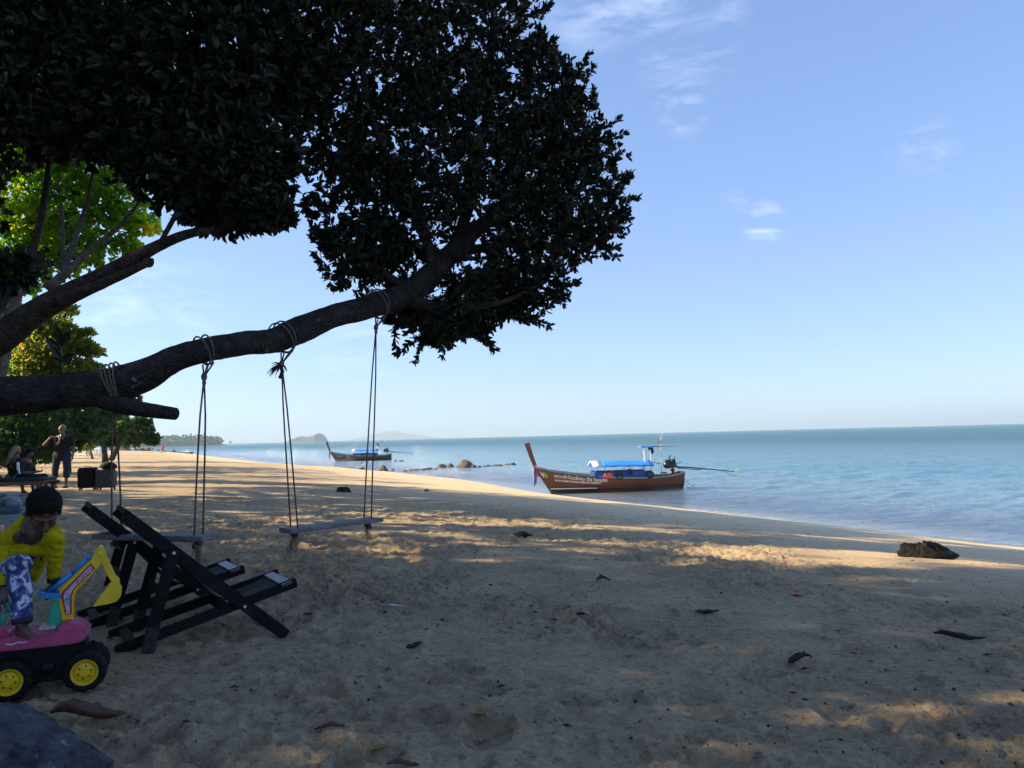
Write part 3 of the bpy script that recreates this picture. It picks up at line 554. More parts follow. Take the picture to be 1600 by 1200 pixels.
ground_tree('almond_tree', (20, 716), 26, 'beach almond tree with tiered yellow, green and red leaves above the limb', 'tree',
            [(60, 570, 26, 45, 620, .9), (85, 512, 26, 30, 230, .5), (118, 540, 26, 30, 230, .4), (126, 580, 26, 36, 320, .4), (90, 590, 26, 40, 400, .6), (50, 510, 26.5, 34, 260, .6), (106, 484, 26, 16, 70, .4), (148, 550, 26, 15, 60, .4), (154, 590, 26, 13, 50, .4), (100, 560, 26, 40, 260, .9), (0, 560, 27, 60, 500, 1), (132, 520, 26, 14, 60, .3)],
            almond, .15, 7, 9, up=.3)
ground_tree('leafy_bush', (20, 722), 24, 'dark green bush behind the seated women', 'bush',
            [(10, 670, 25, 60, 520, .8), (60, 660, 25.5, 48, 420, .9), (-20, 620, 26, 70, 460, 1), (30, 625, 26, 50, 340, .8), (-60, 680, 24, 60, 360, .9), (20, 708, 25, 40, 420, .5), (60, 706, 26, 34, 320, .4)], bushleaf, .12, 9, 6)
ground_tree('leafy_bush', (105, 712), 32, 'green bush with sunlit edges behind the standing man', 'bush',
            [(110, 660, 34, 42, 420, .9), (90, 640, 35, 40, 340, .9), (140, 660, 36, 34, 300, .9), (70, 690, 32, 26, 200, .7), (118, 684, 34, 18, 160, .6), (95, 612, 36, 30, 200, .8), (82, 704, 34, 22, 200, .4)], bushleaf, .22, 8, 5)
ground_tree('leafy_bush', (165, 708), 52, 'taller dull green bush left of the overhanging shore tree', 'bush',
            [(160, 660, 55, 26, 300, 1.1), (175, 640, 55, 24, 240, .9), (150, 630, 56, 24, 220, .8), (190, 668, 54, 16, 120, .8), (160, 682, 54, 14, 130, .5), (205, 622, 55, 12, 60, .6), (172, 688, 55, 18, 160, .4)], bushleaf, .34, 7, 4)
ground_tree('shore_tree', (172, 707), 62, 'low tree with flat dark branches spreading over the far sand', 'tree',
            [(195, 668, 62, 18, 160, .7), (215, 672, 62, 22, 190, .45), (232, 684, 62, 14, 110, .45), (220, 660, 62, 16, 90, .35), (205, 690, 62, 14, 70, .4), (240, 690, 62, 7, 30, .5)], bushleaf, .36, 7, 4, up=.3)
ground_tree('small_bush', (145, 712), 70, 'small yellowish bush beside the far sunbathers', 'bush', [(142, 692, 70, 8, 90, .8), (136, 697, 70, 6, 50, .7)], almond, .35, 6, 1.5)
# the wooded bank going on along the top of the beach, beyond the left edge of the photograph
def bank_tree(x, y, z0, r, n, label, mat=bushleaf, L=.30):
    zg = float(zprof(sdist([x], [y]))[0]); t = thing('bank_tree', (x, y, zg), label, 'tree', 'trees along the bank')
    Cc = []; Aa = []
    for _ in range(7):
        c = np.array([x+RS.randn()*r*.45, y+RS.randn()*r*.5, z0+RS.randn()*r*.5]); p, d = ellip(n//7, c, (r*.62, r*.62, r*.5), 2.2); Cc.append(p); Aa.append(d+[0, 0, .2])
    Cc = np.concatenate(Cc); Aa = np.concatenate(Aa); P, D, ll = rosettes(Cc, Aa, 7, L); V = leaves(P, D, ll, .5)
    o = link('crown', leaf_mesh('crown', V, mat, RS.rand(len(V))), t, True); o['kind'] = 'stuff'
    limb_obj('trunk', (np.array([[x, y, zg-.2], [x+.2, y, zg+2], [x, y+.2, z0], [x+.1, y, z0+r*.6]]), np.array([.28, .22, .15, .06])), bark2, t, 10, .12)
BT = [(-20.3, 13.2, 16.9, 2.5, 800), (-20, 8, 14.6, 3.4, 1000), (-20.5, 17.8, 13.2, 3.4, 1100), (-21, 23, 11.8, 3.4, 1000), (-19.5, 13, 6.8, 4.2, 1700), (-14.5, -9, 8.5, 4.2, 1100), (-15.5, -3, 9.0, 4.4, 1150), (-14, 3, 9.5, 4.2, 1150), (-15, 7.6, 9.0, 4.0, 1100), (-19, 18.5, 10, 4.4, 1500), (-22, -6, 11, 5, 700), (-23, 2, 11.5, 5, 700), (-25, 7, 11, 5, 800),
      (-12.5, -6, 4.4, 2.8, 850), (-12.5, -1, 4.2, 2.6, 800), (-12.5, 4, 4.3, 2.8, 800), (-14.0, 8, 4.4, 2.6, 800), (-20, 17, 4.6, 2.8, 900), (-24, 31, 4.5, 3.4, 700), (-30, 42, 6.0, 4.2, 700), (-37, 54, 6.5, 4, 600), (-50, 75, 6.5, 4, 500), (-66, 100, 6, 4, 400), (-86, 140, 6, 4.5, 400)]
RS.seed(5)
for i, (x, y, z, r, n) in enumerate(BT):
    n = int(n*1.22)
    bank_tree(x, y, z, r, n, 'tall dark tree on the wooded bank left of the beach')

# ------------------------------------------------------------------ haze-blue land on the horizon
def ridge(name, px0, px1, Y, prof, depth, mat, label=None, cat=None, kind=None, foot=-4):
    """a hill of real depth: profile (fraction, height m) across, falling away front and back"""
    a = gz_at(px0, Y); b = gz_at(px1, Y); nx = 90; nyy = 14; V = []; F = []
    hs = np.interp(np.linspace(0, 1, nx), [p[0] for p in prof], [p[1] for p in prof])
    for j in range(nyy):
        v = j/(nyy-1)*2-1
        for i in range(nx):
            x = a+(b-a)*i/(nx-1); fall = max(0, 1-v*v)**.5
            V.append((x+RS.randn()*.1, Y+v*depth, foot+(hs[i]-foot)*fall*(1+.10*RS.randn()*(hs[i] > 2)*.5)))
    F = [(j*nx+i, j*nx+i+1, (j+1)*nx+i+1, (j+1)*nx+i) for j in range(nyy-1) for i in range(nx-1)]
    o = link(name, mesh(name, V, F, mat)); return tag(o, label, cat, None, kind)
def gz_at(px, Y): return float(at(px, 690, Y)[0])
wood = M('far_woodland', (.03, .05, .03), .95, .3, .02)
rockm = M('grey_brown_rock', (.028, .024, .02), .9, scale=5, bump=.8, bscale=14, col2=(.15, .12, .085))
darkrock = M('dark_mottled_rock', (.003, .003, .003), .75, scale=6, bump=.9, bscale=18, col2=(.014, .0125, .012), spec=.25)  # darkrock: near-black stone tone, faintly mottled
hs_ = ridge('headland', 150, 350, 1500, [(0, 10), (.3, 9), (.6, 7), (.9, 5), (1, .5)], 60, wood, kind='structure')
C3 = []; 
for i in range(260):
    f_ = RS.rand(); x = gz_at(150, 1490)+f_*(gz_at(348, 1490)-gz_at(150, 1490)); hh = (6+10*RS.rand()**1.3)*(1 if f_ < .93 else .6)
    for k in range(5): C3.append((x+RS.randn()*4, 1475+RS.randn()*25, hh+RS.randn()*1.8+1))
C3 = np.array(C3); P, D, ll = rosettes(C3, RS.randn(len(C3), 3)+[0, 0, .6], 9, 4.2); 
o = link('headland_wood', leaf_mesh('headland_wood', leaves(P, D, ll, .7), bushleaf, RS.rand(len(P)))); tag(o, 'dense line of trees on the far headland across the bay', 'trees', None, 'stuff')
ridge('island', 455, 506, 2900, [(0, 2), (.08, 14), (.3, 22), (.5, 19), (.62, 20), (.75, 26), (.86, 32), (.95, 24), (1, 1)], 90, M('island_rock', (.09, .10, .085), .95, .3, .03), kind='structure')
ridge('far_mountain', 540, 690, 9500, [(0, 0), (.2, 40), (.45, 105), (.55, 92), (.75, 50), (1, 0)], 500, wood, kind='structure')

# ------------------------------------------------------------------ rocks
def rock_mesh(name, dims, seed, mat, sub=3, rough=.5, flat=.25):
    bm = bmesh.new(); bmesh.ops.create_icosphere(bm, subdivisions=sub, radius=1); rs = np.random.RandomState(seed); off = rs.rand(3)*40
    co_ = np.array([v.co for v in bm.verts]); pl = unit(rs.randn(9, 3)); pl[:, 2] = np.abs(pl[:, 2])*.8
    r = np.ones(len(co_))
    for p in pl:
        dd = co_@p; lim = .62+.3*rs.rand(); r = np.where(dd > lim, np.minimum(r, lim/np.maximum(dd, .01)), r)
    nn = fbm(co_[:, 0]*1.3+off[0]+co_[:, 2], co_[:, 1]*1.3+off[1]-co_[:, 2]*.7, 5, .6)+.4*np.abs(fbm(co_[:, 0]*5+off[1]+co_[:, 2]*3, co_[:, 1]*5+off[2], 3))
    co_ = co_*(r*(1+rough*nn))[:, None]*np.array(dims)/2; co_[:, 2] = np.maximum(co_[:, 2], -dims[2]*flat)
    for v, c in zip(bm.verts, co_): v.co = c
    m = bpy.data.meshes.new(name); bm.to_mesh(m); bm.free(); m.materials.append(mat); m.polygons.foreach_set('use_smooth', [sub > 2]*len(m.polygons)); return m
def rock(px, py, wpx, hpx, label, seed, mat=rockm, zg=None, sub=3, rz=0, dratio=.7, group=None, name='rock', wedge=0):
    p = sit(px, py) if zg is None else Vector(gz(px, py, zg)); sc = p.y/FPX; w_ = wpx*sc; h_ = hpx*sc/.72
    o = link(name, rock_mesh('rock', (w_*1.05, w_*dratio, h_*1.25), seed, mat, sub)); o.location = p+Vector((0, 0, h_*.1)); o.rotation_euler.z = rz
    if wedge:
        for v in o.data.vertices: v.co.z = v.co.z*(1-wedge*v.co.x/w_)-.0
    return tag(o, label, 'rock', group)
rock(1452, 873, 68, 25, 'large dark rock lying alone on the shaded sand at the right', 43, darkrock, sub=5, dratio=.42, rz=-.25, wedge=.6)
rock(815, 836, 27, 7, 'small dark stone half buried in the shaded sand below the beached boat', 5, darkrock)
rock(535, 768, 26, 8, 'low dark rock on the sand between the two ropes of the near swing', 8, darkrock)
rock(667, 768, 8, 3, 'tiny stone on the sunlit sand right of the swing', 9, rockm)
WR = [(599, 738, 20, 12, 'blocky brown rock standing at the water edge behind the swing rope', 21), (614, 735, 7, 4, 'small round rock just right of the blocky brown rock', 22), (545, 734, 17, 4, 'flat rock on the sand edge below the anchored boat', 23), (565, 734, 13, 4, 'flat rock next to the left rope of the near swing', 24),
      (690, 731, 20, 7, 'left hump of the rock cluster standing in the shallows', 25), (704, 730, 14, 7, 'second hump of the rock cluster in the shallows', 26), (726, 731, 27, 13, 'tallest grey rock of the cluster in the shallows', 27), (741, 731, 12, 6, 'rock leaning on the right flank of the tallest grey rock', 28), (749, 731, 9, 4, 'low rock at the right end of the cluster', 29), (800, 727, 14, 5, 'dark rock ending the reef line, left of the beached boat', 30),
      (791, 727, 7, 3, 'small rock beside the last rock of the reef line', 31), (627, 721, 9, 2, 'flat dark rock awash behind the blocky rock', 32), (618, 721, 6, 2, 'tiny rock awash beside the flat dark one', 33), (566, 724, 6, 2, 'tiny pale rock awash below the anchored boat', 37), (1018, 800, 4, 1, 'small stone at the swash below the beached boat', 34)]
for (x, y, w_, h_, lab, sd_) in WR: rock(x, y, w_, h_*.82, lab, sd_, rockm, .0, 3, sd_*.7)
for i in range(64):
    x = 628+RS.rand()*165; 
    if 682 < x < 752: continue
    rock(x, 736-(x-628)*.05+RS.randn()*.5, 4+7*RS.rand(), 1.5+1.8*RS.rand(), 'low stone in the line of reef stones crossing the shallows', 100+i, rockm, .0, 2, i, group='stones of the reef line')
for i in range(72):
    f_ = RS.rand(); x = 172+f_*128; y = 703+f_*7.5+RS.randn()*2.0*(1-f_*.7); big = (5+9*RS.rand())*(1-.45*f_)
    rock(x, y, big, big*.5, 'boulder of the rocky point at the far end of the beach', 200+i, rockm if RS.rand() < .65 else darkrock, .15+.25*(1-f_), 2, i, group='boulders of the far rocky point')

# the big rock in the bottom corner
p = at(0, 1206, 2.6); rk = link('boulder', rock_mesh('boulder', (.84, .56, .52), 77, bark_mat('blue_grey_stone', (.035, .037, .046), (.13, .13, .15), (.26, .25, .25), amt=.61), 6, .30, .5)); rk.location = (p[0]-.12, p[1]+.06, gpick(p[0], p[1])+.05); rk.rotation_euler = (.1, .35, .4)
tag(rk, 'large rough blue-grey boulder cut off by the bottom left corner', 'rock')

# ------------------------------------------------------------------ long-tail boats
wd_hull = M('varnished_red_brown_wood', (.075, .020, .009), .35, scale=3, stretch=(.4, 4, 14), col2=(.15, .042, .017), coat=.3, bump=.2, bscale=30)
wd_dark = M('weathered_dark_wood', (.03, .014, .012), .5, scale=3, stretch=(.4, 4, 14), col2=(.055, .026, .02))
wd_in = M('plain_deck_wood', (.22, .13, .08), .7, scale=3, stretch=(.4, 6, 6), col2=(.32, .2, .12))
greyblue = M('grey_blue_paint', (.16, .25, .30), .5); blackp = M('black_bottom_paint', (.010, .014, .013), .5); whitep = M('white_paint', (.75, .75, .74), .5, .05); maroon = M('maroon_paint', (.09, .012, .012), .5)
tarp = M('blue_tarpaulin', (.03, .26, .75), .55, .18, 3, .3, 20); tarpd = M('dark_blue_tarpaulin', (.012, .05, .26), .6, .25, 4, .3, 20); orange = M('orange_life_jacket', (.75, .09, .03), .7, .2, 14)
steel = M('galvanised_pole', (.55, .55, .53), .4, .1, metal=.3); rubber = M('black_rubber', (.012, .012, .013), .65, .3, 40, .4, 80); engm = M('oily_black_engine', (.018, .018, .02), .4, .6, 12); rope_m = M('pale_rope', (.25, .2, .13), .9, .3, 60, .6, 120)
redc = M('red_cloth', (.6, .04, .05), .8); bluec = M('blue_cloth', (.05, .07, .42), .8); whitec = M('white_cloth', (.8, .78, .76), .8, .06); pinkc = M('pink_cloth', (.7, .3, .34), .8); blackc = M('black_cloth', (.004, .004, .006), .85, .4, 20)
XS = [0, .08, .2, .35, .5, .75, .92, 1]; ZS = [1.32, 1.10, .92, .76, .67, .62, .70, .84]; BS = [.035, .22, .47, .70, .82, .80, .62, .45]
def hullP(t, w, side=-1, off=0.0):
    zs = float(np.interp(t, XS, ZS)); bs = float(np.interp(t, XS, BS)); ex = float(np.interp(t, [0, .25, .6, 1], [1.0, .75, .5, .5]))
    zk = -.16+.10*max(0, t-.8)/.2*1.2; z = zk+(zs-zk)*w; y = bs*(max(w, 0.0)**ex)+off
    x = t*6.95-(1-t)**5*.80*w-(1-t)**5*.0; return Vector((x-off*(1-t)**8*1.0, side*y, z))
def strip(mb, t0, t1, w0, w1, off, side, n=40, wf=None):
    V = []; 
    for i in range(n+1):
        t = t0+(t1-t0)*i/n
        for w_ in (w0, w1): V.append(hullP(t, w_ if wf is None else wf(t, w_), side, off))
        for w_ in (w0, w1): V.append(hullP(t, w_ if wf is None else wf(t, w_), side, off-.02))
    F = []
    for i in range(n):
        a = i*4; b = a+4; F += [(a, b, b+1, a+1), (a+2, a+3, b+3, b+2), (a+1, b+1, b+3, a+3), (a, a+2, b+2, b)]
    F += [(0, 1, 3, 2), (n*4, n*4+2, n*4+3, n*4+1)]; mb.add(V, F)
def text_on_hull(body, t0, w0, size, mat, parent, name, side=-1, wtilt=0.0, width=None):
    cu = bpy.data.curves.new(name, 'FONT'); cu.body = body; cu.size = size; cu.extrude = 0; cu.resolution_u = 3; cu.offset = .004
    o = bpy.data.objects.new(name, cu); COL.objects.link(o); bpy.context.view_layer.update()
    m = bpy.data.meshes.new_from_object(o.evaluated_get(bpy.context.evaluated_depsgraph_get())); bpy.data.objects.remove(o)
    if not len(m.vertices): return
    bm = bmesh.new(); bm.from_mesh(m); bmesh.ops.triangulate(bm, faces=bm.faces); xs = [v.co.x for v in bm.verts]; k = 1 if width is None else width/max(xs)
    for v in bm.verts:
        x, y = v.co.x*k, v.co.y; t = t0+x/6.95; zs = float(np.interp(t, XS, ZS)); v.co = hullP(t, w0+y/(zs+.16)+wtilt*x, side, .008)
    bm.to_mesh(m); bm.free(); m.materials.clear(); m.materials.append(mat); return link(name, m, parent)
def boat(loc, rz, label, hull_m, text=True, ladder=False, scale=1.0):
    t_ = thing('longtail_boat', loc, label, 'boat', 'long-tail boats', rz); t_.scale = (scale,)*3
    V = []; F = []; nt_, nw = 48, 14
    for side in (-1, 1):
        for i in range(nt_+1):
            for j in range(nw+1): V.append(hullP(i/nt_, (j/nw)**1.3, side))
    for s_ in range(2):
        b = s_*(nt_+1)*(nw+1)
        for i in range(nt_):
            for j in range(nw): a = b+i*(nw+1)+j; F.append((a, a+1, a+nw+2, a+nw+1) if s_ else (a, a+nw+1, a+nw+2, a+1))
    b = (nt_)*(nw+1); c = (nt_+1)*(nw+1)+b
    for j in range(nw): F.append((b+j, b+j+1, c+j+1, c+j))
    hm = mesh('hull', V, F, hull_m); h = link('hull', hm, t_)
    g = MB()
    for sd2 in (-1, 1): strip(g, .0, 1, .925, 1.01, .035, sd2)
    g.build('gunwale', greyblue, t_)
    g = MB()
    for sd2 in (-1, 1): strip(g, .01, 1, .885, .915, .02, sd2)
    g.build('rubbing_strake', wd_dark, t_)
    wl = lambda t, w_: .0+w_*(1.32+.16)/(float(np.interp(t, XS, ZS))+.16)
    g = MB(); [strip(g, .004, 1, .02, .17, .012, sd2, wf=wl) for sd2 in (-1, 1)]; g.build('bottom_paint', blackp, t_)
    g = MB(); [strip(g, .004, .34, .185, .215, .014, sd2, wf=lambda t, w_: wl(t, w_-.03*t)) for sd2 in (-1, 1)]; g.build('white_stripe', whitep, t_)
    g = MB(); [strip(g, .006, .38, .228, .275, .013, sd2, wf=lambda t, w_: wl(t, w_-.03*t)) for sd2 in (-1, 1)]; g.build('maroon_stripe', maroon, t_)
    d_ = MB(); V = []; 
    for i in range(31):
        t = .02+.96*i/30; a = hullP(t, .55 if t < .86 else .8, -1, -.03); V += [a, Vector((a.x, -a.y, a.z))]
    d_.add(V, [(2*i, 2*i+1, 2*i+3, 2*i+2) for i in range(30)]); d_.build('deck', wd_in, t_)
    g = MB(); g.add([hullP(t, .96, s2, -.03) for t in (.02, .06, .11) for s2 in (-1, 1)], [(0, 1, 3, 2), (2, 3, 5, 4)]); g.build('fore_deck', wd_dark, t_)
    # raking stem post
    s = MB(); prof = [(-.04, .0), (-.42, .62), (-.80, 1.28), (-.98, 1.75), (-1.12, 2.20), (-1.22, 2.52)]; wd = [.05, .07, .10, .12, .13, .15]
    for (a, b, wa, wb) in zip(prof[:-1], prof[1:], wd[:-1], wd[1:]):
        s.add([(a[0]-wa*.9, -.045, a[1]-wa*.25), (a[0]+wa*.9, -.045, a[1]+wa*.25), (a[0]+wa*.9, .045, a[1]+wa*.25), (a[0]-wa*.9, .045, a[1]-wa*.25), (b[0]-wb*.9, -.05, b[1]-wb*.25), (b[0]+wb*.9, -.05, b[1]+wb*.25), (b[0]+wb*.9, .05, b[1]+wb*.25), (b[0]-wb*.9, .05, b[1]-wb*.25)],
              [(3, 2, 1, 0), (4, 5, 6, 7), (0, 1, 5, 4), (1, 2, 6, 5), (2, 3, 7, 6), (3, 0, 4, 7)])
    s.build('stem_post', M('brown_stem_wood', (.10, .04, .022), .55, scale=3, col2=(.15, .065, .035)), t_)
    # cloth bands and ribbons tied to the stem
    s = MB(); [s.tube([(-.82+.03*k, -.09, 1.36-.05*k), (-.70+.03*k, -.13, 1.30-.05*k), (-.60+.03*k, -.12, 1.24-.05*k)], .03, 6) for k in range(2)]; s.build('sash', pinkc, t_)
    for k, (m_, dx) in enumerate(((bluec, 0), (redc, .07), (whitec, -.06), (bluec, .035))):
        s = MB(); pts = [(-.86+dx, -.15-.02*k, 1.28), (-.88+dx*1.3, -.19, 1.0), (-.86+dx, -.17, .72), (-.90+dx*1.2, -.18, .42-.12*(k == 0)+.3*(k == 2))]
        V = []
        for i, q in enumerate(pts): V += [(q[0]-.032, q[1], q[2]), (q[0]+.032, q[1]+.02, q[2])]
        s.add(V, [(2*i, 2*i+1, 2*i+3, 2*i+2) for i in range(3)]); rb = s.build('ribbon', m_, t_); so_ = rb.modifiers.new('s', 'SOLIDIFY'); so_.thickness = .012
    # canopy
    for x in (2.2, 3.0, 4.0, 5.05):
        for y in (-.68, .68): q = MB(); q.tube([(x, y, .6), (x, y, 1.26)], .016, 6); q.build('canopy_post', steel, t_)
    V = []; nx, ny = 14, 10
    for i in range(nx+1):
        for j in range(ny+1):
            u = j/ny*2-1; x = 2.55+(5.22-2.55)*i/nx; V.append((x, u*.80, 1.50-.03*i/nx-.26*abs(u)**1.5+.012*math.sin(x*9+u*5)))
    F = [(i*(ny+1)+j, (i+1)*(ny+1)+j, (i+1)*(ny+1)+j+1, i*(ny+1)+j+1) for i in range(nx) for j in range(ny)]
    cn = link('canopy', mesh('canopy', V, F, tarp), t_); cn.modifiers.new('s', 'SOLIDIFY').thickness = .03
    V = [];
    for x, dz in ((2.06, .0), (2.56, .012)):
        for j in range(ny+1): u = j/ny*2-1; V.append((x, u*.80, 1.505+dz-.26*abs(u)**1.5))
    F = [(j, ny+1+j, ny+2+j, j+1) for j in range(ny)]; cf = link('canopy_front', mesh('canopy_front', V, F, whitec), t_); cf.modifiers.new('s', 'SOLIDIFY').thickness = .03
    q = MB(); q.poly([(0, 0), (0, .001)], 0, 0) if False else None
    V = [(2.09, u*.78, 1.21) for u in np.linspace(-1, 1, 11)]+[(2.09, u*.78, 1.47-.25*abs(u)**1.5) for u in np.linspace(-1, 1, 11)]
    link('gable_panel', mesh('gable_panel', V, [(j, j+1, j+12, j+11) for j in range(10)], tarpd, False), t_)
    q = MB(); [q.bar((2.06, y, 1.235), (5.22, y, 1.225), .03, .04) for y in (-.77, .77)]; q.build('canopy_rail', tarpd, t_)
    q = MB()
    for y in (-.72, .72): q.box((3.63, y, .80), (2.94, .02, .34))
    q.box((2.16, 0, .82), (.02, 1.4, .3)); q.build('side_screen', tarpd, t_)
    for k, (x, z) in enumerate(((2.92, .80), (2.70, .78))):
        if text: q = MB(); q.ball((x, -.76, z), (.15-.05*k, .06, .13-.03*k)); q.ball((x+.08, -.75, z-.05), (.09, .05, .09)); q.build('life_jacket', orange, t_, smooth=True)
    for (x, z, r_) in ((3.42, .74, .17), (3.95, .93, .12), (5.0, .76, .17)):
        ring = MB(); n1, n2 = 18, 8; V = []; F = []
        for i in range(n1):
            a = 2*math.pi*i/n1
            for j in range(n2): b2_ = 2*math.pi*j/n2; rr_ = r_+.045*math.cos(b2_); V.append((x+rr_*math.cos(a), -.82+.045*math.sin(b2_), z+rr_*math.sin(a)))
        for i in range(n1):
            for j in range(n2): F.append((i*n2+j, ((i+1) % n1)*n2+j, ((i+1) % n1)*n2+(j+1) % n2, i*n2+(j+1) % n2))
        ring.add(V, F); ring.build('tyre_fender', rubber, t_, smooth=True)
    # stern shelter, mast, pennants
    for x, y in ((4.86, -.4), (5.0, .35), (5.2, -.35)): q = MB(); q.tube([(x, y, .6), (x, y, 2.13)], .018, 6); q.build('shelter_post', whitep, t_)
    q = MB(); q.tube([(4.6, -.5, .9), (4.88, -.42, 2.1)], .01, 5); q.build('stay', rope_m, t_)
    q = MB(); q.box((5.0, 0, 2.17), (.62, .9, .06), Matrix.Rotation(.05, 3, 'Y')); q.build('shelter_roof', tarp, t_, bevel=.02)
    q = MB(); q.ball((5.28, -.3, 1.97), (.10, .08, .18)); q.ball((5.2, -.3, 2.08), (.12, .08, .09)); q.build('hanging_bag', blackc, t_, smooth=True)
    q = MB(); q.tube([(5.3, -.2, 2.18), (5.95, -.15, 2.17), (6.75, -.1, 2.16)], [.022, .012, .006], 5); q.build('boom', engm, t_)
    q = MB(); q.tube([(5.80, -.15, .55), (5.80, -.15, 1.5), (5.83, -.15, 2.72)], .018, 6); q.build('mast', M('pinkish_pole', (.55, .42, .38), .6), t_)
    for pts, m_ in (([(5.82, 2.48), (5.60, 2.42), (5.54, 2.36), (5.70, 2.33), (5.82, 2.34)], pinkc), ([(5.83, 2.6), (5.90, 2.80), (5.96, 2.98), (5.93, 2.76), (5.87, 2.5)], whitec)):
        q = MB(); q.poly(pts, -.16, -.145); q.build('pennant', m_, t_)
    # engine on its pivot and the long propeller shaft
    q = MB(); q.box((6.36, 0, 1.22), (.42, .36, .34)); q.box((6.2, 0, 1.36), (.26, .30, .22)); q.ball((6.12, -.02, 1.2), (.20, .22, .2)); q.box((6.5, .02, 1.42), (.16, .2, .14)); q.tube([(6.3, 0, 1.4), (6.3, 0, 1.62), (6.36, 0, 1.7)], .035, 7); q.tube([(6.5, -.1, 1.4), (6.55, -.1, 1.66)], .02, 6)
    q.tube([(6.2, -.2, 1.0), (6.3, -.22, 1.3), (6.5, -.2, 1.35), (6.65, -.1, 1.1)], .025, 6); q.build('engine', engm, t_, bevel=.02)
    q = MB(); q.tube([(6.45, 0, .75), (6.42, 0, 1.1)], .07, 8); q.box((6.42, 0, .92), (.2, .2, .1)); q.build('pivot', engm, t_)
    q = MB(); q.tube([(6.2, -.05, 1.2), (5.75, -.1, 1.28), (5.1, -.1, 1.42)], [.025, .02, .015], 6); q.tube([(6.5, 0, 1.2), (6.95, 0, 1.33)], .018, 6); q.build('tiller', engm, t_)
    q = MB(); q.tube([(6.55, 0, 1.08), (7.4, 0, 1.02), (9.8, 0, .74)], [.045, .035, .02], 8); q.tube([(6.7, 0, 1.0), (8.0, 0, .88)], .022, 6); q.tube([(6.85, -.05, 1.06), (8.1, 0, .95)], .015, 6); q.build('propeller_shaft', engm, t_)
    q = MB(); q.tube([(9.2, 0, .78), (9.62, 0, .56), (9.86, 0, .52)], .012, 5); q.build('skeg', engm, t_)
    q = MB()
    for k in range(3):
        a = 2.1*k+.3; q.add([(9.82, .02*math.cos(a), .74+.02*math.sin(a)), (9.80, .13*math.cos(a-.4), .74+.13*math.sin(a-.4)), (9.86, .19*math.cos(a), .74+.19*math.sin(a)), (9.88, .12*math.cos(a+.4), .74+.12*math.sin(a+.4))], [(0, 1, 2, 3)])
    pr = q.build('propeller', M('bronze', (.5, .42, .25), .4, metal=.6), t_); pr.modifiers.new('s', 'SOLIDIFY').thickness = .01
    q = MB(); q.box((5.55, 0, .66), (.5, .5, .12)); q.box((5.2, -.3, .74), (.22, .2, .22)); q.box((6.0, .2, .78), (.3, .22, .08)); q.build('stern_locker', wd_in, t_, bevel=.01)
    for a, bq in (((6.85, -.4, .6), (7.35, -.5, .08)), ((6.9, -.3, .5), (7.1, -.5, -.02)), ((7.1, -.5, -.0), (7.5, -.4, .2))):
        q = MB(); a = Vector(a); bq = Vector(bq); q.tube([a, (a+bq)/2+Vector((0, 0, -.12)), bq], .012, 5); q.build('stern_rope', rope_m, t_)
    if text:
        lt = M('white_lettering', (.72, .70, .66), .6, .08)
        text_on_hull('เกาะจำโอเชี่ยน บีช รีสอร์ท', .075, .70, .235, lt, t_, 'thai_lettering', wtilt=-.012, width=2.32)
        text_on_hull('KOH JUM OCEAN BEACH RESORT', .072, .54, .135, lt, t_, 'english_lettering', wtilt=.0, width=2.05)
        text_on_hull('๑๒', -.030, .87, .10, lt, t_, 'bow_mark', width=.13)
        for nm, m_, fn in (('emblem', M('emblem_green', (.20, .36, .08), .6), lambda a: True),):
            def disc(name, m_, cx, cw, r_, a0, a1, off):
                V = [hullP(cx/6.95, cw, -1, off)]+[hullP((cx+r_*math.cos(a))/6.95, cw+r_*math.sin(a)/1.3, -1, off) for a in np.linspace(a0, a1, 22)]
                link(name, mesh(name, V, [(0, i, i+1) for i in range(1, 22)], m_, False), t_)
            disc('emblem', m_, .12, .72, .15, -1.4, 1.6, .010); disc('emblem', M('emblem_white', (.7, .7, .68), .6), -.02, .715, .155, 0, 6.283, .012); disc('emblem', M('emblem_red', (.5, .04, .05), .6), -.02, .715, .13, .3, 3.0, .016); disc('emblem', M('emblem_blue', (.05, .12, .42), .6), -.02, .715, .13, 3.2, 6.1, .016)
    if ladder:
        q = MB(); [q.tube([hullP(t, 1, -1, .05), hullP(t, .2, -1, .05)], .02, 5) for t in (.22, .27)]; [q.tube([hullP(.22, w_, -1, .05), hullP(.27, w_, -1, .05)], .018, 5) for w_ in (.3, .55, .8)]; q.build('ladder', steel, t_)
        q = MB(); strip(q, .03, .17, .74, .80, .01, -1); strip(q, .05, .15, .60, .66, .01, -1); q.build('worn_lettering', M('faded_paint', (.2, .15, .12), .7), t_)
    return t_
bp_ = gz(862, 771, 0.0)
boat((float(bp_[0]), float(bp_[1]), .10), R(5), 'red-brown wooden long-tail boat with white lettering beached at the waterline', wd_hull)
bp2 = gz(526, 719.5, 0.0); Y2 = 112.0; bx2 = at(526, 719, Y2)
boat((float(bx2[0]), Y2, .0), R(3), 'dark brown long-tail boat anchored off the beach beyond the swing ropes', wd_dark, False, True, 1.14)

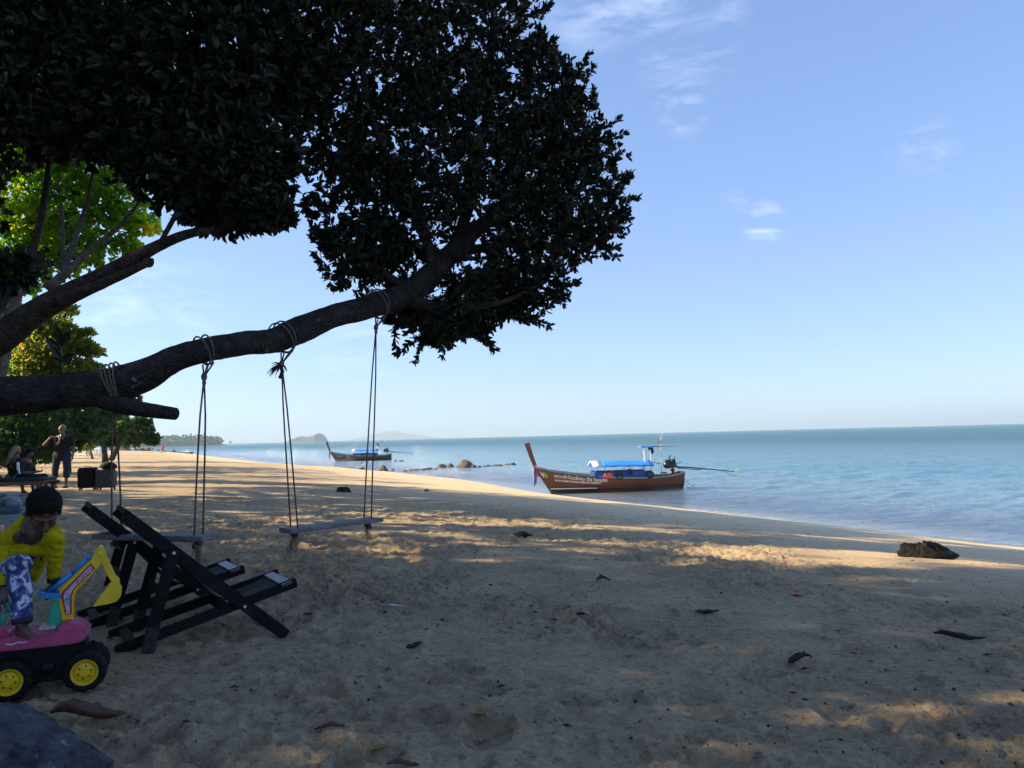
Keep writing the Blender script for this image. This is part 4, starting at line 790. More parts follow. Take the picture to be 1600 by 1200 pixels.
# ------------------------------------------------------------------ swings
plank = M('grey_weathered_plank', (.10, .095, .10), .75, scale=4, stretch=(1, 9, 9), col2=(.22, .21, .22), bump=.5, bscale=40)
ropem = M('worn_swing_rope', (.06, .042, .034), .95, scale=60, col2=(.17, .13, .10), bump=.7, bscale=180); fray = M('frayed_rope_fibre', (.16, .12, .07), .95, scale=30, col2=(.32, .26, .17))
def swing(label, pts, Yl, Yr, seat, thick, ropes):
    """seat: left/right end pixels (centre of the top face) and their depths; ropes: (top px, py, seat px, py, dY) pairs"""
    a = Vector(at(*seat[0], Yl)); b = Vector(at(*seat[1], Yr)); zc = (a.z+b.z)/2
    t = thing('swing', ((a+b)/2)[:], label, 'swing', 'plank swings hanging from the limb')
    d = (b-a); L = d.length; d.normalize(); sd_ = d.cross(Vector((0, 0, 1))).normalized(); up = sd_.cross(d)
    rot = Matrix((d, -sd_, up)).transposed(); q = MB(); q.box((a+b)/2-up*thick/2, (L, .19, thick), rot); st = q.build('seat', plank, t, True, bevel=.008)
    for k, (tx, ty, Yt, f_) in enumerate(ropes):
        base = a+d*L*f_; top = Vector(at(tx, ty, Yt)); g = 0 if f_ < .5 else 1
        i0 = int(np.argmin(((lp-np.array(top))**2).sum(1))); cpt = Vector(lp[i0]); rr = lr[i0]*1.14; tn = Vector(lp[min(i0+1, len(lp)-1)]-lp[i0-1]).normalized()
        knot = Vector((top.x, top.y, cpt.z-rr-.09)); rb = None
        q = MB()
        for sgn in (-1, 1):
            e = base+sd_*sgn*.045+d*sgn*.006; m_ = (knot+e)/2+sd_*sgn*.012; pts2 = [knot, knot.lerp(m_, .5)+sd_*sgn*.008, m_, m_.lerp(e, .5), e+Vector((0, 0, -.03))]
            q.tube(pts2, .0062, 7)
        rb = q.build('rope', ropem, t, True, True)
        q = MB(); side = tn.cross(Vector((0, 0, 1))).normalized(); u2 = side.cross(tn)
        for off in ((-.02, .016) if g or k or pts == 'near' else (-.03, -.012, .008, .026)):
            pts3 = []
            for j in range(21):
                an = math.pi*(-.5)+2*math.pi*j/20; pts3.append(cpt+tn*(off*(1+.6*math.sin(an)))+side*math.cos(an)*(rr+.008)+u2*math.sin(an)*(rr+.008))
            q.tube(pts3, .0062, 6)
            for s2 in (-.5, .5): q.tube([cpt+tn*off-u2*rr+side*s2*.1, knot], .006, 6)
        q.build('lashing', ropem, rb if False else t, True, True)
        q = MB(); q.ball(knot, (.02, .02, .03)); q.ball(knot-Vector((0, 0, .04)), (.014, .014, .02)); q.build('knot', ropem, t, True, True)
        q = MB(); q.ball(base-up*(thick+.02), (.03, .028, .024)); q.ball(base-up*(thick+.035)+sd_*.03, (.02, .02, .02)); q.build('knot', ropem, t, True, True)
        q = MB()
        nfr, ln = ((26, .20) if not g else (12, .09)) if pts == 'near' else ((8, .05) if not g else (26, .17))
        for j in range(nfr):
            s0 = base-up*(thick+.03)+Vector((RS.randn()*.008, RS.randn()*.008, 0)); dr = Vector((RS.randn()*.14-(.28 if (j % 2 and pts == 'near') else 0), RS.randn()*.12, -1)).normalized(); l_ = ln*(.5+.8*RS.rand())
            q.tube([s0, s0+dr*l_*.5+Vector((RS.randn()*.006, 0, 0)), s0+dr*l_+Vector((RS.randn()*.02, RS.randn()*.01, 0))], [.0032, .0025, .001], 4)
        q.build('frayed_end', fray, t, True)
        if pts == 'near' and not g:
            q = MB()
            for j in range(34):
                dr = Vector((-.8-.4*RS.rand(), RS.randn()*.2, -.5+RS.randn()*.35)) if j < 22 else Vector((RS.randn()*.6, RS.randn()*.5, -.8)); l_ = .10*(.5+.8*RS.rand()) if j < 22 else .06
                q.tube([knot, knot+dr.normalized()*l_*.6, knot+dr.normalized()*l_+Vector((0, 0, -.02))], [.006, .004, .0012], 4)
            for j in range(5): q.ball(knot+Vector((RS.randn()*.012, RS.randn()*.012, -.02-.02*j)), .016, None, 8, 6)
            q.build('tassel', M('dark_frayed_rope', (.02, .018, .02), .95, .4), t, True)
    return t
swing('empty plank swing seat hanging at the right, over the open sand', 'near', 5.95, 6.55, ((444, 826), (590, 808)), .034, [(440, 532, 5.87, .10), (587, 478, 6.58, .88)])
swing('plank swing partly hidden behind the black deck chairs', 'far', 5.35, 5.0, ((160, 832), (332, 836)), .036, [(179, 600, 5.06, .14), (319, 548, 5.2, .88)])

# ------------------------------------------------------------------ deck chairs
blackwood = M('black_painted_wood', (.0025, .0025, .0035), .65, scale=12, col2=(.007, .007, .009), bump=.35, bscale=50, spec=.16); sling = M('black_sling_canvas', (.006, .007, .009), .75, .4, 8, .5, 14, spec=.35); blackgloss = M('sheen_toned_bar', (.02, .022, .028), .45, scale=12, col2=(.05, .055, .065), coat=.12); bolt = M('zinc_bolt', (.55, .55, .53), .4, .1, metal=.6)  # front bar's lighter blue-black colour carries its bright sheen
sandy = M('sand_dusted_black_wood', (.005, .005, .006), .9, scale=24, col2=(.04, .035, .03), bump=.5)
def deck_chair(loc, rz, label):
    t = thing('deck_chair', loc, label, 'deck chair', 'pair of folding deck chairs', rz); W = .50
    for y in (0, W):
        q = MB(); q.bar((.92, y, -.05), (.005, y, .760), .040, .072); q.build('back_rail', blackwood, t, bevel=.006)
        y2 = y+(.042 if y == 0 else -.036)
        q = MB(); q.bar((-.03, y2, .0), (1.0, y2, .262), .034, .060); q.build('seat_rail', blackwood, t, bevel=.006)
        y3 = y-(.042 if y == 0 else -.034)
        q = MB(); q.bar((.265, y3, .545), (.155, y3, .12), .034, .066); lg = q.build('leg', blackwood, t, bevel=.006)
        q = MB(); q.bar((.156, y3, .122), (.13, y3, -.02), .036, .069); q.build('dusty_foot', sandy, lg, bevel=.006)
        for (x, z, yy) in ((.262, .53, y3), (.668, .163, y)):
            q = MB(); s_ = -1 if y == 0 else 1; q.tube([(x, yy, z), (x, yy+s_*.021, z)], .009, 8); q.build('bolt', bolt, t)
    for (x, z, w_, h_, nm) in ((.93, .262, .07, .018, 'front_bar'), (.03, .765, .05, .03, 'top_bar'), (.05, .03, .055, .022, 'rear_bar'), (.20, .30, .025, .045, 'leg_bar')):
        q = MB(); q.box((x, W/2, z), (w_, W-.0, h_), Matrix.Rotation(R(-14) if nm != 'top_bar' else R(40), 3, 'Y')); q.build(nm, blackgloss if nm == 'front_bar' else blackwood, t, bevel=.004)
    # sling sagging from the top bar, under the pivot and up to the front bar
    cp = [(.02, .765), (.15, .635), (.28, .50), (.41, .35), (.53, .235), (.66, .195), (.78, .215), (.90, .252)]; V = []; n = 28
    for i in range(n+1):
        f_ = i/n*(len(cp)-1); k = min(int(f_), len(cp)-2); u = f_-k; p0 = cp[max(k-1, 0)]; p1 = cp[k]; p2 = cp[k+1]; p3 = cp[min(k+2, len(cp)-1)]
        x, z = [.5*((2*p1[c])+(-p0[c]+p2[c])*u+(2*p0[c]-5*p1[c]+4*p2[c]-p3[c])*u*u+(-p0[c]+3*p1[c]-3*p2[c]+p3[c])*u**3) for c in (0, 1)]
        for j in range(13):
            v = j/12; sag = math.sin(math.pi*v); V.append((x, .055+v*(W-.11), z-.022*sag*math.sin(math.pi*min(1, i/n))+.008*math.sin(v*17+x*9)*math.sin(math.pi*i/n)))
    F = [(i*13+j, (i+1)*13+j, (i+1)*13+j+1, i*13+j+1) for i in range(n) for j in range(12)]
    sg = link('sling', mesh('sling', V, F, sling), t); sg.modifiers.new('s', 'SOLIDIFY').thickness = .004
    return t
chB = gz(190, 1020, 1.84); fz = math.atan2(.53, .85)
dc = deck_chair((float(chB[0]), float(chB[1]), 1.845), fz, 'near black deck chair with a slung canvas seat, standing in front of its twin')
_o = (gz(398, 893, 2.09)-gz(474, 925, 2.09))*.55+(gz(215, 848, 2.37)-gz(269, 865, 2.37))*.45
d2 = copy_tree(dc); d2.location = (float(chB[0]+_o[0])-.045, float(chB[1]+_o[1]), 1.825); d2.rotation_euler.z = fz+.02; d2['label'] = 'second black deck chair, the one behind, next to the swing plank'

# ------------------------------------------------------------------ ride-on toy digger
class Frame:
    def __init__(s, O, az): s.O = Vector(O); s.az = az; s.F = Vector((math.cos(az), math.sin(az), 0)); s.S = Vector((-math.sin(az), math.cos(az), 0))
    def loc(s, px, py, c):
        O2 = s.O+s.S*c; d = Vector(ray(px, py)); t = (O2-Vector(c_o)).dot(s.S)/d.dot(s.S); P = Vector(c_o)+d*t-O2; return (P.dot(s.F), P.z)
    def world(s, u, c, z): return s.O+s.F*u+s.S*c+Vector((0, 0, z))
yel = M('yellow_plastic', (.62, .42, .008), .38, .1, 9, .05, 40); pnk = M('scuffed_pink_plastic', (.34, .035, .11), .5, scale=14, col2=(.44, .06, .16), bump=.15, bscale=90); blk = M('black_plastic', (.003, .003, .005), .5, .4, 12, spec=.25); tyrem = M('black_toy_tyre', (.004, .004, .0055), .75, .5, 30, .3, spec=.25)
blu = M('blue_plastic', (.015, .21, .55), .35, .1); grn = M('sea_green_plastic', (.02, .38, .24), .4, .12); sandm = M('loose_sand', (.2, .165, .12), .95, .25, 40, .6, 120); redst = M('red_sticker', (.35, .01, .02), .35); lav = M('pale_lilac_sticker', (.42, .42, .55), .35, .25, 60)
TO = gz(130, 1080, 1.83); fr = Frame(TO, math.atan2(.41, .91)); TW = .215
tk = thing('toy_digger', (float(TO[0]), float(TO[1]), 1.83), 'ride-on toy digger with pink deck, yellow wheels and yellow excavator arm', 'toy', None, fr.az)
def wheel(u, c, r, near):
    wz = r-.004; t = link('wheel', MB2_wheel(r), tk); t.location = (u, c, wz); t.rotation_euler.y = RS.rand(); 
    if not near: t.rotation_euler.z = math.pi
    q = MB(); V = []; prof = [(.0, -.052), (.018, -.052), (.022, -.040), (.040, -.036), (.046, -.030), (.056, -.046), (.060, -.047), (.060, -.02)]
    n = 28; F = []
    for i in range(n):
        a = 2*math.pi*i/n
        for (rr_, y) in prof: V.append((rr_*math.cos(a), y, rr_*math.sin(a)))
    k = len(prof); F = [(i*k+j, i*k+j+1, ((i+1) % n)*k+j+1, ((i+1) % n)*k+j) for i in range(n) for j in range(k-1)]
    q.add(V, F); q.build('rim', yel, t, smooth=False)
    q = MB(); [q.tube([(.030*math.cos(a), -.036, .030*math.sin(a)), (.030*math.cos(a), -.0405, .030*math.sin(a))], .0042, 8) for a in np.arange(6)*math.pi/3]; q.build('rim_hole', blk, t)
def MB2_wheel(r):
    q = MB(); n = 56; prof = [(.052, -.03), (.060, -.040), (.076, -.042), (.088, -.034), (.0925, -.018), (.0925, .018), (.088, .034), (.07, .042), (.0, .042)]; V = []
    for i in range(n):
        a = 2*math.pi*i/n; b = i % 4 < 2
        for j, (rr_, y) in enumerate(prof):
            bump_ = .0055 if ((b and j in (2, 3, 4)) or ((not b) and j in (5, 6))) else 0; V.append(((rr_+bump_)*math.cos(a)*r/.094, y, (rr_+bump_)*math.sin(a)*r/.094))
    k = len(prof); q.add(V, [(i*k+j, i*k+j+1, ((i+1) % n)*k+j+1, ((i+1) % n)*k+j) for i in range(n) for j in range(k-1)])
    return mesh('wheel', q.v, q.f, tyrem, False)
for c in (.03, TW): wheel(.005, c, .094, c < .1); wheel(-.305, c, .094, c < .1)
q = MB(); q.poly([(-.42, .10), (-.42, .235), (-.05, .228), (0.0, .235), (.01, .20), (-.02, .13), (-.06, .05), (-.24, .05)], .055, TW-.02); q.build('chassis', blk, tk, bevel=.008)
q = MB(); q.ball((-.155, .052, .115), (.035, .012, .03)); q.build('chassis_boss', blk, tk, smooth=True)
# deck: lofted from the near outline with rounded edges
q = MB(); q.poly([(-.46, .232), (-.12, .226), (-.02, .230), (.004, .243), (.018, .262), (.012, .276), (-.02, .288), (-.46, .292)], .0, TW+.03); q.build('deck', pnk, tk, bevel=.012)
q = MB(); q.poly([(-.125, .286), (-.105, .318), (-.075, .325), (-.03, .312), (.004, .290), (.0, .284)], .03, TW); q.build('rear_housing', pnk, tk, bevel=.010)
q = MB(); q.poly([(-.46, .290), (-.46, .345), (-.335, .335), (-.315, .318), (-.305, .290)], .02, TW); q.build('front_cowl', pnk, tk, bevel=.012)
q = MB(); q.tube([(-.318, -.003, .262), (-.29, -.004, .259), (-.27, -.0035, .266), (-.25, -.004, .262), (-.235, -.003, .264)], .0045, 5); q.build('painted_scribble', lav, tk)
q = MB(); q.box((-.165, .16, .296), (.07, .12, .012)); q.build('seat_mark', M('cream_plastic', (.6, .55, .4), .5), tk)
def px_poly(pts, c): return [fr.loc(x, y, c) for x, y in pts]
cA = .15; hw = .026
q = MB(); q.poly(px_poly([(99, 979), (92, 933), (94, 922), (99, 914), (143, 874), (149, 863), (161, 866), (163, 875), (156, 884), (121, 921), (117, 931), (115, 978)], cA), cA-hw, cA+hw); bm_ = q.build('boom', yel, tk, bevel=.004)
q = MB(); q.poly(px_poly([(102, 960), (96, 932), (98, 924), (142, 880), (149, 888), (116, 921), (112, 932), (112, 960)], cA-hw), cA-hw-.003, cA-hw); st_ = q.build('sticker', redst, bm_)
q = MB(); q.poly(px_poly([(104, 959), (99, 933), (101, 926), (141, 884), (146, 889), (114, 920), (109, 932), (109, 959)], cA-hw-.003), cA-hw-.005, cA-hw-.003); q.build('sticker_face', M('printed_sticker', (.28, .16, .26), .35, scale=90, col2=(.55, .54, .62)), bm_)
q = MB()
for i in range(9):
    x0, y0 = 118+i*2.7, 911-i*2.75; q.poly(px_poly([(x0, y0), (x0+1.5, y0-1.8), (x0+2.6, y0+.6), (x0+1.2, y0+2.2)], cA-hw-.005), cA-hw-.0062, cA-hw-.005)
q.build('sticker_print', M('sticker_ink', (.45, .03, .07), .4), bm_)
q = MB(); u_, z_ = fr.loc(108, 934, cA); q.tube([(u_, cA-hw-.004, z_), (u_, cA-hw-.014, z_)], .009, 12); q.build('pin', blu, bm_)
q = MB(); q.poly(px_poly([(152, 856), (155, 852), (161, 853), (166, 868), (181, 900), (187, 905), (187, 913), (178, 912), (168, 898), (157, 872), (151, 870)], cA), cA-hw*.8-.006, cA+hw*.8+.006); dp_ = q.build('dipper', yel, tk, bevel=.003)
q = MB(); u_, z_ = fr.loc(157, 868, cA-.03); q.tube([(u_, cA-.030, z_), (u_, cA-.034, z_)], .016, 16); q.build('hinge_cap', yel, tk, bevel=.001)
q = MB(); q.tube([(u_, cA-.034, z_), (u_, cA-.036, z_)], .003, 8); q.build('rivet', blk, tk)
bs_ = px_poly([(146, 945), (158, 928), (175, 907), (184, 909), (190, 920), (189, 930), (183, 937), (170, 941)], cA)
q = MB(); q.poly(bs_, cA-.05, cA-.046); q.poly(bs_, cA+.052, cA+.056)
back = px_poly([(175, 907), (184, 909), (190, 920), (189, 930), (183, 937), (170, 941), (146, 945)], cA)
q.add([(a[0], y, a[1]) for a in back for y in (cA-.05, cA+.056)], [(2*i, 2*i+1, 2*i+3, 2*i+2) for i in range(len(back)-1)]); bk = q.build('bucket', yel, tk)
q = MB(); u_, z_ = fr.loc(158, 929, cA-.1); 
for (x, y, r_) in ((160, 930, .030), (152, 934, .027), (147, 940, .020), (168, 922, .026)): u_, z_ = fr.loc(x, y, cA); q.ball((u_, cA+.002, z_), (r_, .046, r_*.9), None, 12, 8)
sb_ = blob(q, .005, 3); sb_.materials.clear(); sb_.materials.append(sandm); tag(link('bucket_sand', sb_, bk), kind='stuff')
u0_, z0_ = fr.loc(72, 929, cA-.05); u1_, z1_ = fr.loc(110, 899, cA-.05); u2_, z2_ = fr.loc(137, 873, cA-.05)
q = MB(); q.tube([(u0_, cA-.0, z0_), (u1_, cA-.0, z1_)], .0125, 12); q.tube([(u1_, cA-.0, z1_), (u2_, cA-.0, z2_)], .0095, 12); q.ball((u2_, cA, z2_), .0135); q.build('ram', blu, tk, smooth=True)
a_ = px_poly([(57, 926), (60, 932), (64, 935), (95, 936), (96, 928), (64, 925)], cA-.04); q = MB(); q.poly(a_, cA-.046, cA-.030); q.poly(a_, cA+.034, cA+.046); q.build('lever', blu, tk, bevel=.003)
a_ = px_poly([(75, 978), (82, 938), (96, 936), (98, 978)], cA+.02); q = MB(); q.poly(a_, cA-.02, cA+.07); q.build('seat_back', grn, tk, bevel=.004)
a_ = px_poly([(116, 978), (114, 962), (118, 978)], cA+.04); q = MB(); q.poly(a_, cA, cA+.06); q.build('seat_edge', grn, tk)
u0_, z0_ = fr.loc(4, 986, .10); u1_, z1_ = fr.loc(5, 968, .10); pth = [fr.loc(x, y, .10) for x, y in ((4, 988), (5, 966), (13, 957), (13, 944), (7, 937), (-4, 935), (-14, 942), (-13, 958), (-4, 967), (4, 967))]
q = MB(); q.tube([(a, .10, b) for a, b in pth[:3]], .011, 8); q.tube([(a, .10, b) for a, b in pth[2:]], .0125, 8); q.build('steering_handle', grn, tk, smooth=True)

# ------------------------------------------------------------------ people
def skin(name, c): return M(name, c, .55, .12, 6, .1, 60)
def hand(mb, wrist, d, pn, s=1.0, curl=.5, thumb=1):
    """palm along d with outward palm normal pn, five bent fingers of unequal length"""
    d = Vector(d).normalized(); pn = Vector(pn); pn = (pn-d*pn.dot(d)).normalized(); sd_ = d.cross(pn); w = Vector(wrist)
    mb.cap(w, w+d*.05*s, .020*s, .026*s); 
    for k in range(4): mb.cap(w+d*.02*s+sd_*(k-1.5)*.012*s, w+d*.075*s+sd_*(k-1.5)*.018*s, .013*s, .0115*s, 8)
    for k, L in enumerate((.062, .072, .067, .052)):
        b = w+d*.075*s+sd_*(k-1.5)*.019*s; dd = d.copy(); r_ = .0088*s; seg = (L*.46, L*.32, L*.26)
        for i, sl_ in enumerate(seg):
            dd = (dd*math.cos(curl*(.6+.25*i))+pn*math.sin(curl*(.6+.25*i))).normalized(); e = b+dd*sl_*s; mb.cap(b, e, r_, r_*.9, 8); b = e; r_ *= .92
    b = w+d*.022*s+sd_*thumb*.026*s; dd = (d*.55+sd_*thumb*.75+pn*.35).normalized()
    for i, sl_ in enumerate((.034, .028, .024)): e = b+dd*sl_*s; mb.cap(b, e, .0105*s, .0095*s, 8); b = e; dd = (dd*.8+d*.35+pn*.25*curl).normalized()
def foot(mb, ankle, d, s=1.0, toes=True):
    d = Vector(d); a = Vector(ankle); h = Vector((d.x, d.y, 0)).normalized(); sd_ = Vector((-h.y, h.x, 0)); gnd = a-Vector((0, 0, .055*s))
    mb.cap(a, gnd-h*.03*s+Vector((0, 0, .022*s)), .032*s, .030*s); mb.cap(a+h*.01*s, gnd+h*.10*s+Vector((0, 0, .012*s)), .032*s, .020*s)
    for k in (-1, 0, 1): mb.cap(gnd-h*.02*s+sd_*k*.010*s+Vector((0, 0, .016*s)), gnd+h*.12*s+sd_*k*.022*s+Vector((0, 0, .008*s)), .020*s, .015*s)
    if toes:
        for k in range(5): mb.cap(gnd+h*.115*s+sd_*(k-2)*.0155*s+Vector((0, 0, .006*s)), gnd+h*(.155-.007*k)*s+sd_*(k-2)*.0165*s+Vector((0, 0, .003*s)), (.0125-.0012*k)*s, (.0105-.0012*k)*s, 8)
def rotm(fwd, up):
    f = Vector(fwd).normalized(); u = Vector(up); u = (u-f*u.dot(f)).normalized(); r_ = f.cross(u); return Matrix((r_, f, u)).transposed()
def head(mb, c, fwd, up, s=1.0):
    """s = 1 for an adult head about 23 cm high; local x right, y forward, z up"""
    m = rotm(fwd, up); P = lambda x, y, z: Vector(c)+m @ Vector((x*s, y*s, z*s))
    mb.ball(P(0, -.012, .030), (.076*s, .095*s, .088*s), m, 20, 14); mb.ball(P(0, .020, -.040), (.058*s, .066*s, .066*s), m, 16, 10); mb.ball(P(0, .045, -.078), (.030*s, .032*s, .028*s), m)
    for sx_ in (-1, 1):
        mb.ball(P(sx_*.034, .050, -.030), (.026*s, .028*s, .030*s), m); mb.ball(P(sx_*.078, -.010, -.012), (.010*s, .020*s, .030*s), m @ Matrix.Rotation(sx_*-.3, 3, 'Z')); mb.cap(P(sx_*.012, .082, .020), P(sx_*.050, .068, .018), .010*s, .008*s, 8)
    mb.cap(P(0, .083, .012), P(0, .106, -.030), .009*s, .0135*s, 10); [mb.ball(P(sx_*.012, .096, -.033), .009*s) for sx_ in (-1, 1)]
    mb.cap(P(-.018, .080, -.056), P(.018, .080, -.056), .0085*s, .0085*s, 8); mb.cap(P(-.014, .078, -.067), P(.014, .078, -.067), .009*s, .009*s, 8)
    return m, P
def hair_cap(mb, P, m, s, long=0.0):
    mb.ball(P(0, -.022, .044), (.086*s, .100*s, .088*s), m, 20, 14); mb.ball(P(0, -.052, .005), (.078*s, .062*s, .075*s), m, 16, 10); mb.ball(P(0, .035, .085), (.055*s, .045*s, .030*s), m, 14, 8)
    for sx_ in (-1, 1): mb.ball(P(sx_*.070, .004, .022), (.014*s, .026*s, .030*s), m)
def eyes(t, P, m, s, parent, down=False):
    for sx_ in (-1, 1):
        if down:
            q = MB(); q.ball(P(sx_*.031, .0775, -.001), (.014*s, .0085*s, .008*s), m, 12, 8); q.build('eyelid', skin('brown_eyelid', (.085, .040, .026)), parent, True, True)
            q = MB(); q.cap(P(sx_*.020, .0865, -.0065), P(sx_*.043, .082, -.006), .0022*s, .0018*s, 6); q.build('eyelashes', M('dark_brow', (.01, .008, .007), .9), parent, True, True)
            q = MB(); q.cap(P(sx_*.016, .092, .022), P(sx_*.046, .081, .023), .003*s, .0022*s, 6); q.build('eyebrow', M('dark_brow', (.01, .008, .007), .9), parent, True, True); continue
        q = MB(); q.ball(P(sx_*.031, .077, .000), (.013*s, .009*s, .007*s), m, 12, 8); q.build('eye', M('eye_white', (.55, .52, .5), .3), parent, True, True)
        q = MB(); q.ball(P(sx_*.031, .0845, -.001), (.006*s, .003*s, .006*s), m, 10, 6); q.build('pupil', M('dark_pupil', (.01, .008, .008), .2), parent, True, True)
        q = MB(); q.cap(P(sx_*.014, .092, .022), P(sx_*.048, .080, .024), .0035*s, .0025*s, 6); q.build('eyebrow', M('dark_brow', (.01, .008, .007), .9), parent, True, True)
# the boy on the toy
K = lambda x, y, Y: Vector(at(x, y, Y))
sk_b = skin('brown_skin', (.095, .044, .029)); boyp = K(20, 990, 3.66)
boy = thing('person', (boyp.x, boyp.y, 1.83), 'small boy in yellow sweater and blue camouflage trousers leaning over the toy digger', 'person')
shL, shR = K(10, 842, 3.86), K(86, 838, 3.80); neck = K(46, 822, 3.86); chest = K(44, 858, 3.95); pelvis = K(2, 905, 4.12)
elL, waL = K(6, 885, 3.80), K(6, 918, 3.70); elR, waR = K(86, 874, 3.86), K(84, 908, 3.90)
hipL, hipR = K(0, 900, 4.05), K(28, 905, 4.12); knL, anL = K(29, 884, 3.70), K(34, 976, 3.64); knR, anR = K(-18, 950, 3.75), K(-40, 985, 3.95)
hc = K(68, 800, 3.80); hf = (c_r*.50-c_u*.62-c_f*.60); hu = (c_u*.80+c_r*.42-c_f*.45); hs2 = .90
q = MB(); hm_, hP = head(q, hc, hf, hu, hs2)
q.cap(neck+Vector((0, .03, .01)), hc+Vector((-.01, .02, -.02)), .036, .040); q.cap(shL, elL, .030, .026); q.cap(elL, waL, .025, .018); q.cap(shR, elR, .030, .026); q.cap(elR, waR, .025, .018)
q.cap(neck+Vector((0, .02, 0)), chest, .052, .075); q.cap(chest, pelvis, .078, .08); q.cap(shL, neck, .024, .038); q.cap(shR, neck, .024, .038)
q.cap(hipL, knL, .06, .045); q.cap(knL, anL, .040, .026); q.cap(hipR, knR, .06, .045); q.cap(knR, anR, .040, .026)
for x, y, r_ in ((-.2, 0, .05), (.2, 0, .05)): q.cap(neck+Vector((x*.2, -.01, -.03)), chest, .05, .06)
hand(q, waL, K(10, 934, 3.62)-waL, (.1, .3, -1), .70, 1.0, 1); hand(q, waR, Vector((-.02, -.05, -1)), (-1, 0, -.2), .70, .6, -1)
foot(q, anL+Vector((.0, 0, -.012)), c_r*.86-c_f*.45, .70); foot(q, anR, c_r*.5-c_f*.2, .70)
blob_obj('body', q, .0042, sk_b, boy, True, 5)
eyes(boy, hP, hm_, hs2, boy, True)
q = MB(); hair_cap(q, hP, hm_, hs2); hb2 = blob(q, .005, 4)
displace(hb2, lambda c: .0035*fbm(c[:, 0]*55+c[:, 2]*30, c[:, 1]*55+c[:, 2]*60, 3))
hb2.materials.clear(); hb2.materials.append(M('black_hair', (.006, .005, .005), .7, .5, 40, .9, 160, spec=.15)); hv = np.array([tuple(v.co) for v in hb2.vertices]); hn_ = np.array([tuple(v.normal) for v in hb2.vertices]); ii = RS.choice(len(hv), 2600); Vh = []; Fh = []
for i in ii:
    d = unit(hn_[i]*.55+RS.randn(3)*.35+np.array([0, 0, -.25])); sdx = unit(np.cross(d, RS.randn(3)))*.0012; p0 = hv[i]-hn_[i]*.002; b = len(Vh); L_ = .006+.008*RS.rand(); Vh += [p0-sdx, p0+sdx, p0+d*L_+np.array([0, 0, -.002])]; Fh.append((b, b+1, b+2))
ho_ = link('hair', hb2, boy, True); hs3 = link('hair_strands', mesh('hair_strands', Vh, Fh, _MC['black_hair'], False), ho_); hs3.data.transform(Matrix.Translation(-boy.location)); hs3['kind'] = 'stuff'
q = MB(); e_ = .013
for a, b, ra, rb_ in ((shL, elL, .040, .036), (elL, waL+Vector((0, 0, .012)), .036, .029), (shR, elR, .040, .036), (elR, waR+Vector((0, 0, .012)), .036, .030)): q.cap(a, b, ra, rb_)
for a, b in ((shL, K(22, 850, 3.90)), (shR, K(72, 848, 3.88))): q.cap(a, b, .042, .046)
q.cap(K(20, 846, 3.96), K(16, 888, 3.98), .050, .070); q.cap(K(70, 846, 3.94), K(48, 890, 3.98), .046, .060); q.cap(K(24, 876, 3.88), K(62, 868, 3.88), .028, .024); q.cap(K(44, 870, 3.93), K(36, 900, 4.0), .060, .07); q.cap(chest+Vector((0, .06, 0)), pelvis, .085, .095); q.cap(K(20, 838, 3.97), K(74, 836, 3.95), .045, .045); q.cap(K(12, 842, 3.84), K(26, 826, 3.825), .044, .034); q.cap(K(26, 826, 3.825), K(34, 812, 3.86), .030, .022); q.cap(shR, K(80, 826, 3.84), .044, .034); q.cap(K(18, 858, 3.87), K(80, 856, 3.86), .034, .034); q.cap(K(14, 846, 3.87), K(30, 846, 3.85), .040, .022); q.cap(K(86, 846, 3.84), K(74, 846, 3.83), .036, .02); q.cap(K(30, 860, 3.86), K(70, 858, 3.86), .036, .036)
sw_ = blob(q, .0055, 5)
def _fold(c):
    sl_ = np.where((np.linalg.norm(c-np.array(elR), axis=1) < .11) | (np.linalg.norm(c-np.array(elL), axis=1) < .11), 1.0, .15)
    wr_ = fbm(c[:, 0]*9+3, c[:, 2]*26, 3)
    return .0022*sl_*np.sin(c[:, 2]*150+c[:, 0]*50+wr_*4)+.010*fbm(c[:, 0]*11+c[:, 2]*5, c[:, 1]*11+c[:, 2]*16, 3)
displace(sw_, _fold)
sw_.materials.clear(); sw_.materials.append(M('yellow_knit', (.42, .34, .004), .9, .14, 30, .7, 240, spec=.15)); link('sweater', sw_, boy, True)
navyt = M('navy_trim', (.008, .009, .018), .8)
q = MB(); cpts = [K(x, y, Y) for x, y, Y in ((38, 803, 3.90), (31, 815, 3.86), (31, 830, 3.82), (37, 843, 3.80), (49, 850, 3.79), (60, 843, 3.79), (70, 832, 3.79), (80, 822, 3.80))]; q.tube(cpts, .0078, 8); q.build('collar', navyt, boy, True, True)
for wz_ in (waL, waR): q = MB(); q.tube([wz_+Vector((0, 0, .016)), wz_-Vector((0, 0, .008))], [.0315, .029], 16); q.build('cuff', navyt, boy, True, True)
def camo(name, cols, sc):
    m, n, l, b = new_mat(name); tcn = n.new('ShaderNodeTexCoord'); nn = n.new('ShaderNodeTexNoise'); nn.inputs['Scale'].default_value = sc; nn.inputs['Detail'].default_value = 1.5; nn.inputs['Distortion'].default_value = .5; l.new(tcn.outputs['Object'], nn.inputs['Vector'])
    rp = n.new('ShaderNodeValToRGB'); rp.color_ramp.interpolation = 'CONSTANT'; l.new(nn.outputs[0], rp.inputs[0])
    while len(rp.color_ramp.elements) < len(cols): rp.color_ramp.elements.new(.5)
    for e, (p, c) in zip(rp.color_ramp.elements, cols): e.position = p; e.color = (*c, 1)
    l.new(rp.outputs[0], b.inputs['Base Color']); b.inputs['Roughness'].default_value = .8; return m
cam_m = camo('blue_camouflage', [(0, (.012, .02, .08)), (.42, (.035, .06, .22)), (.49, (.14, .16, .20)), (.55, (.42, .45, .62)), (.66, (.05, .07, .16))], 22)
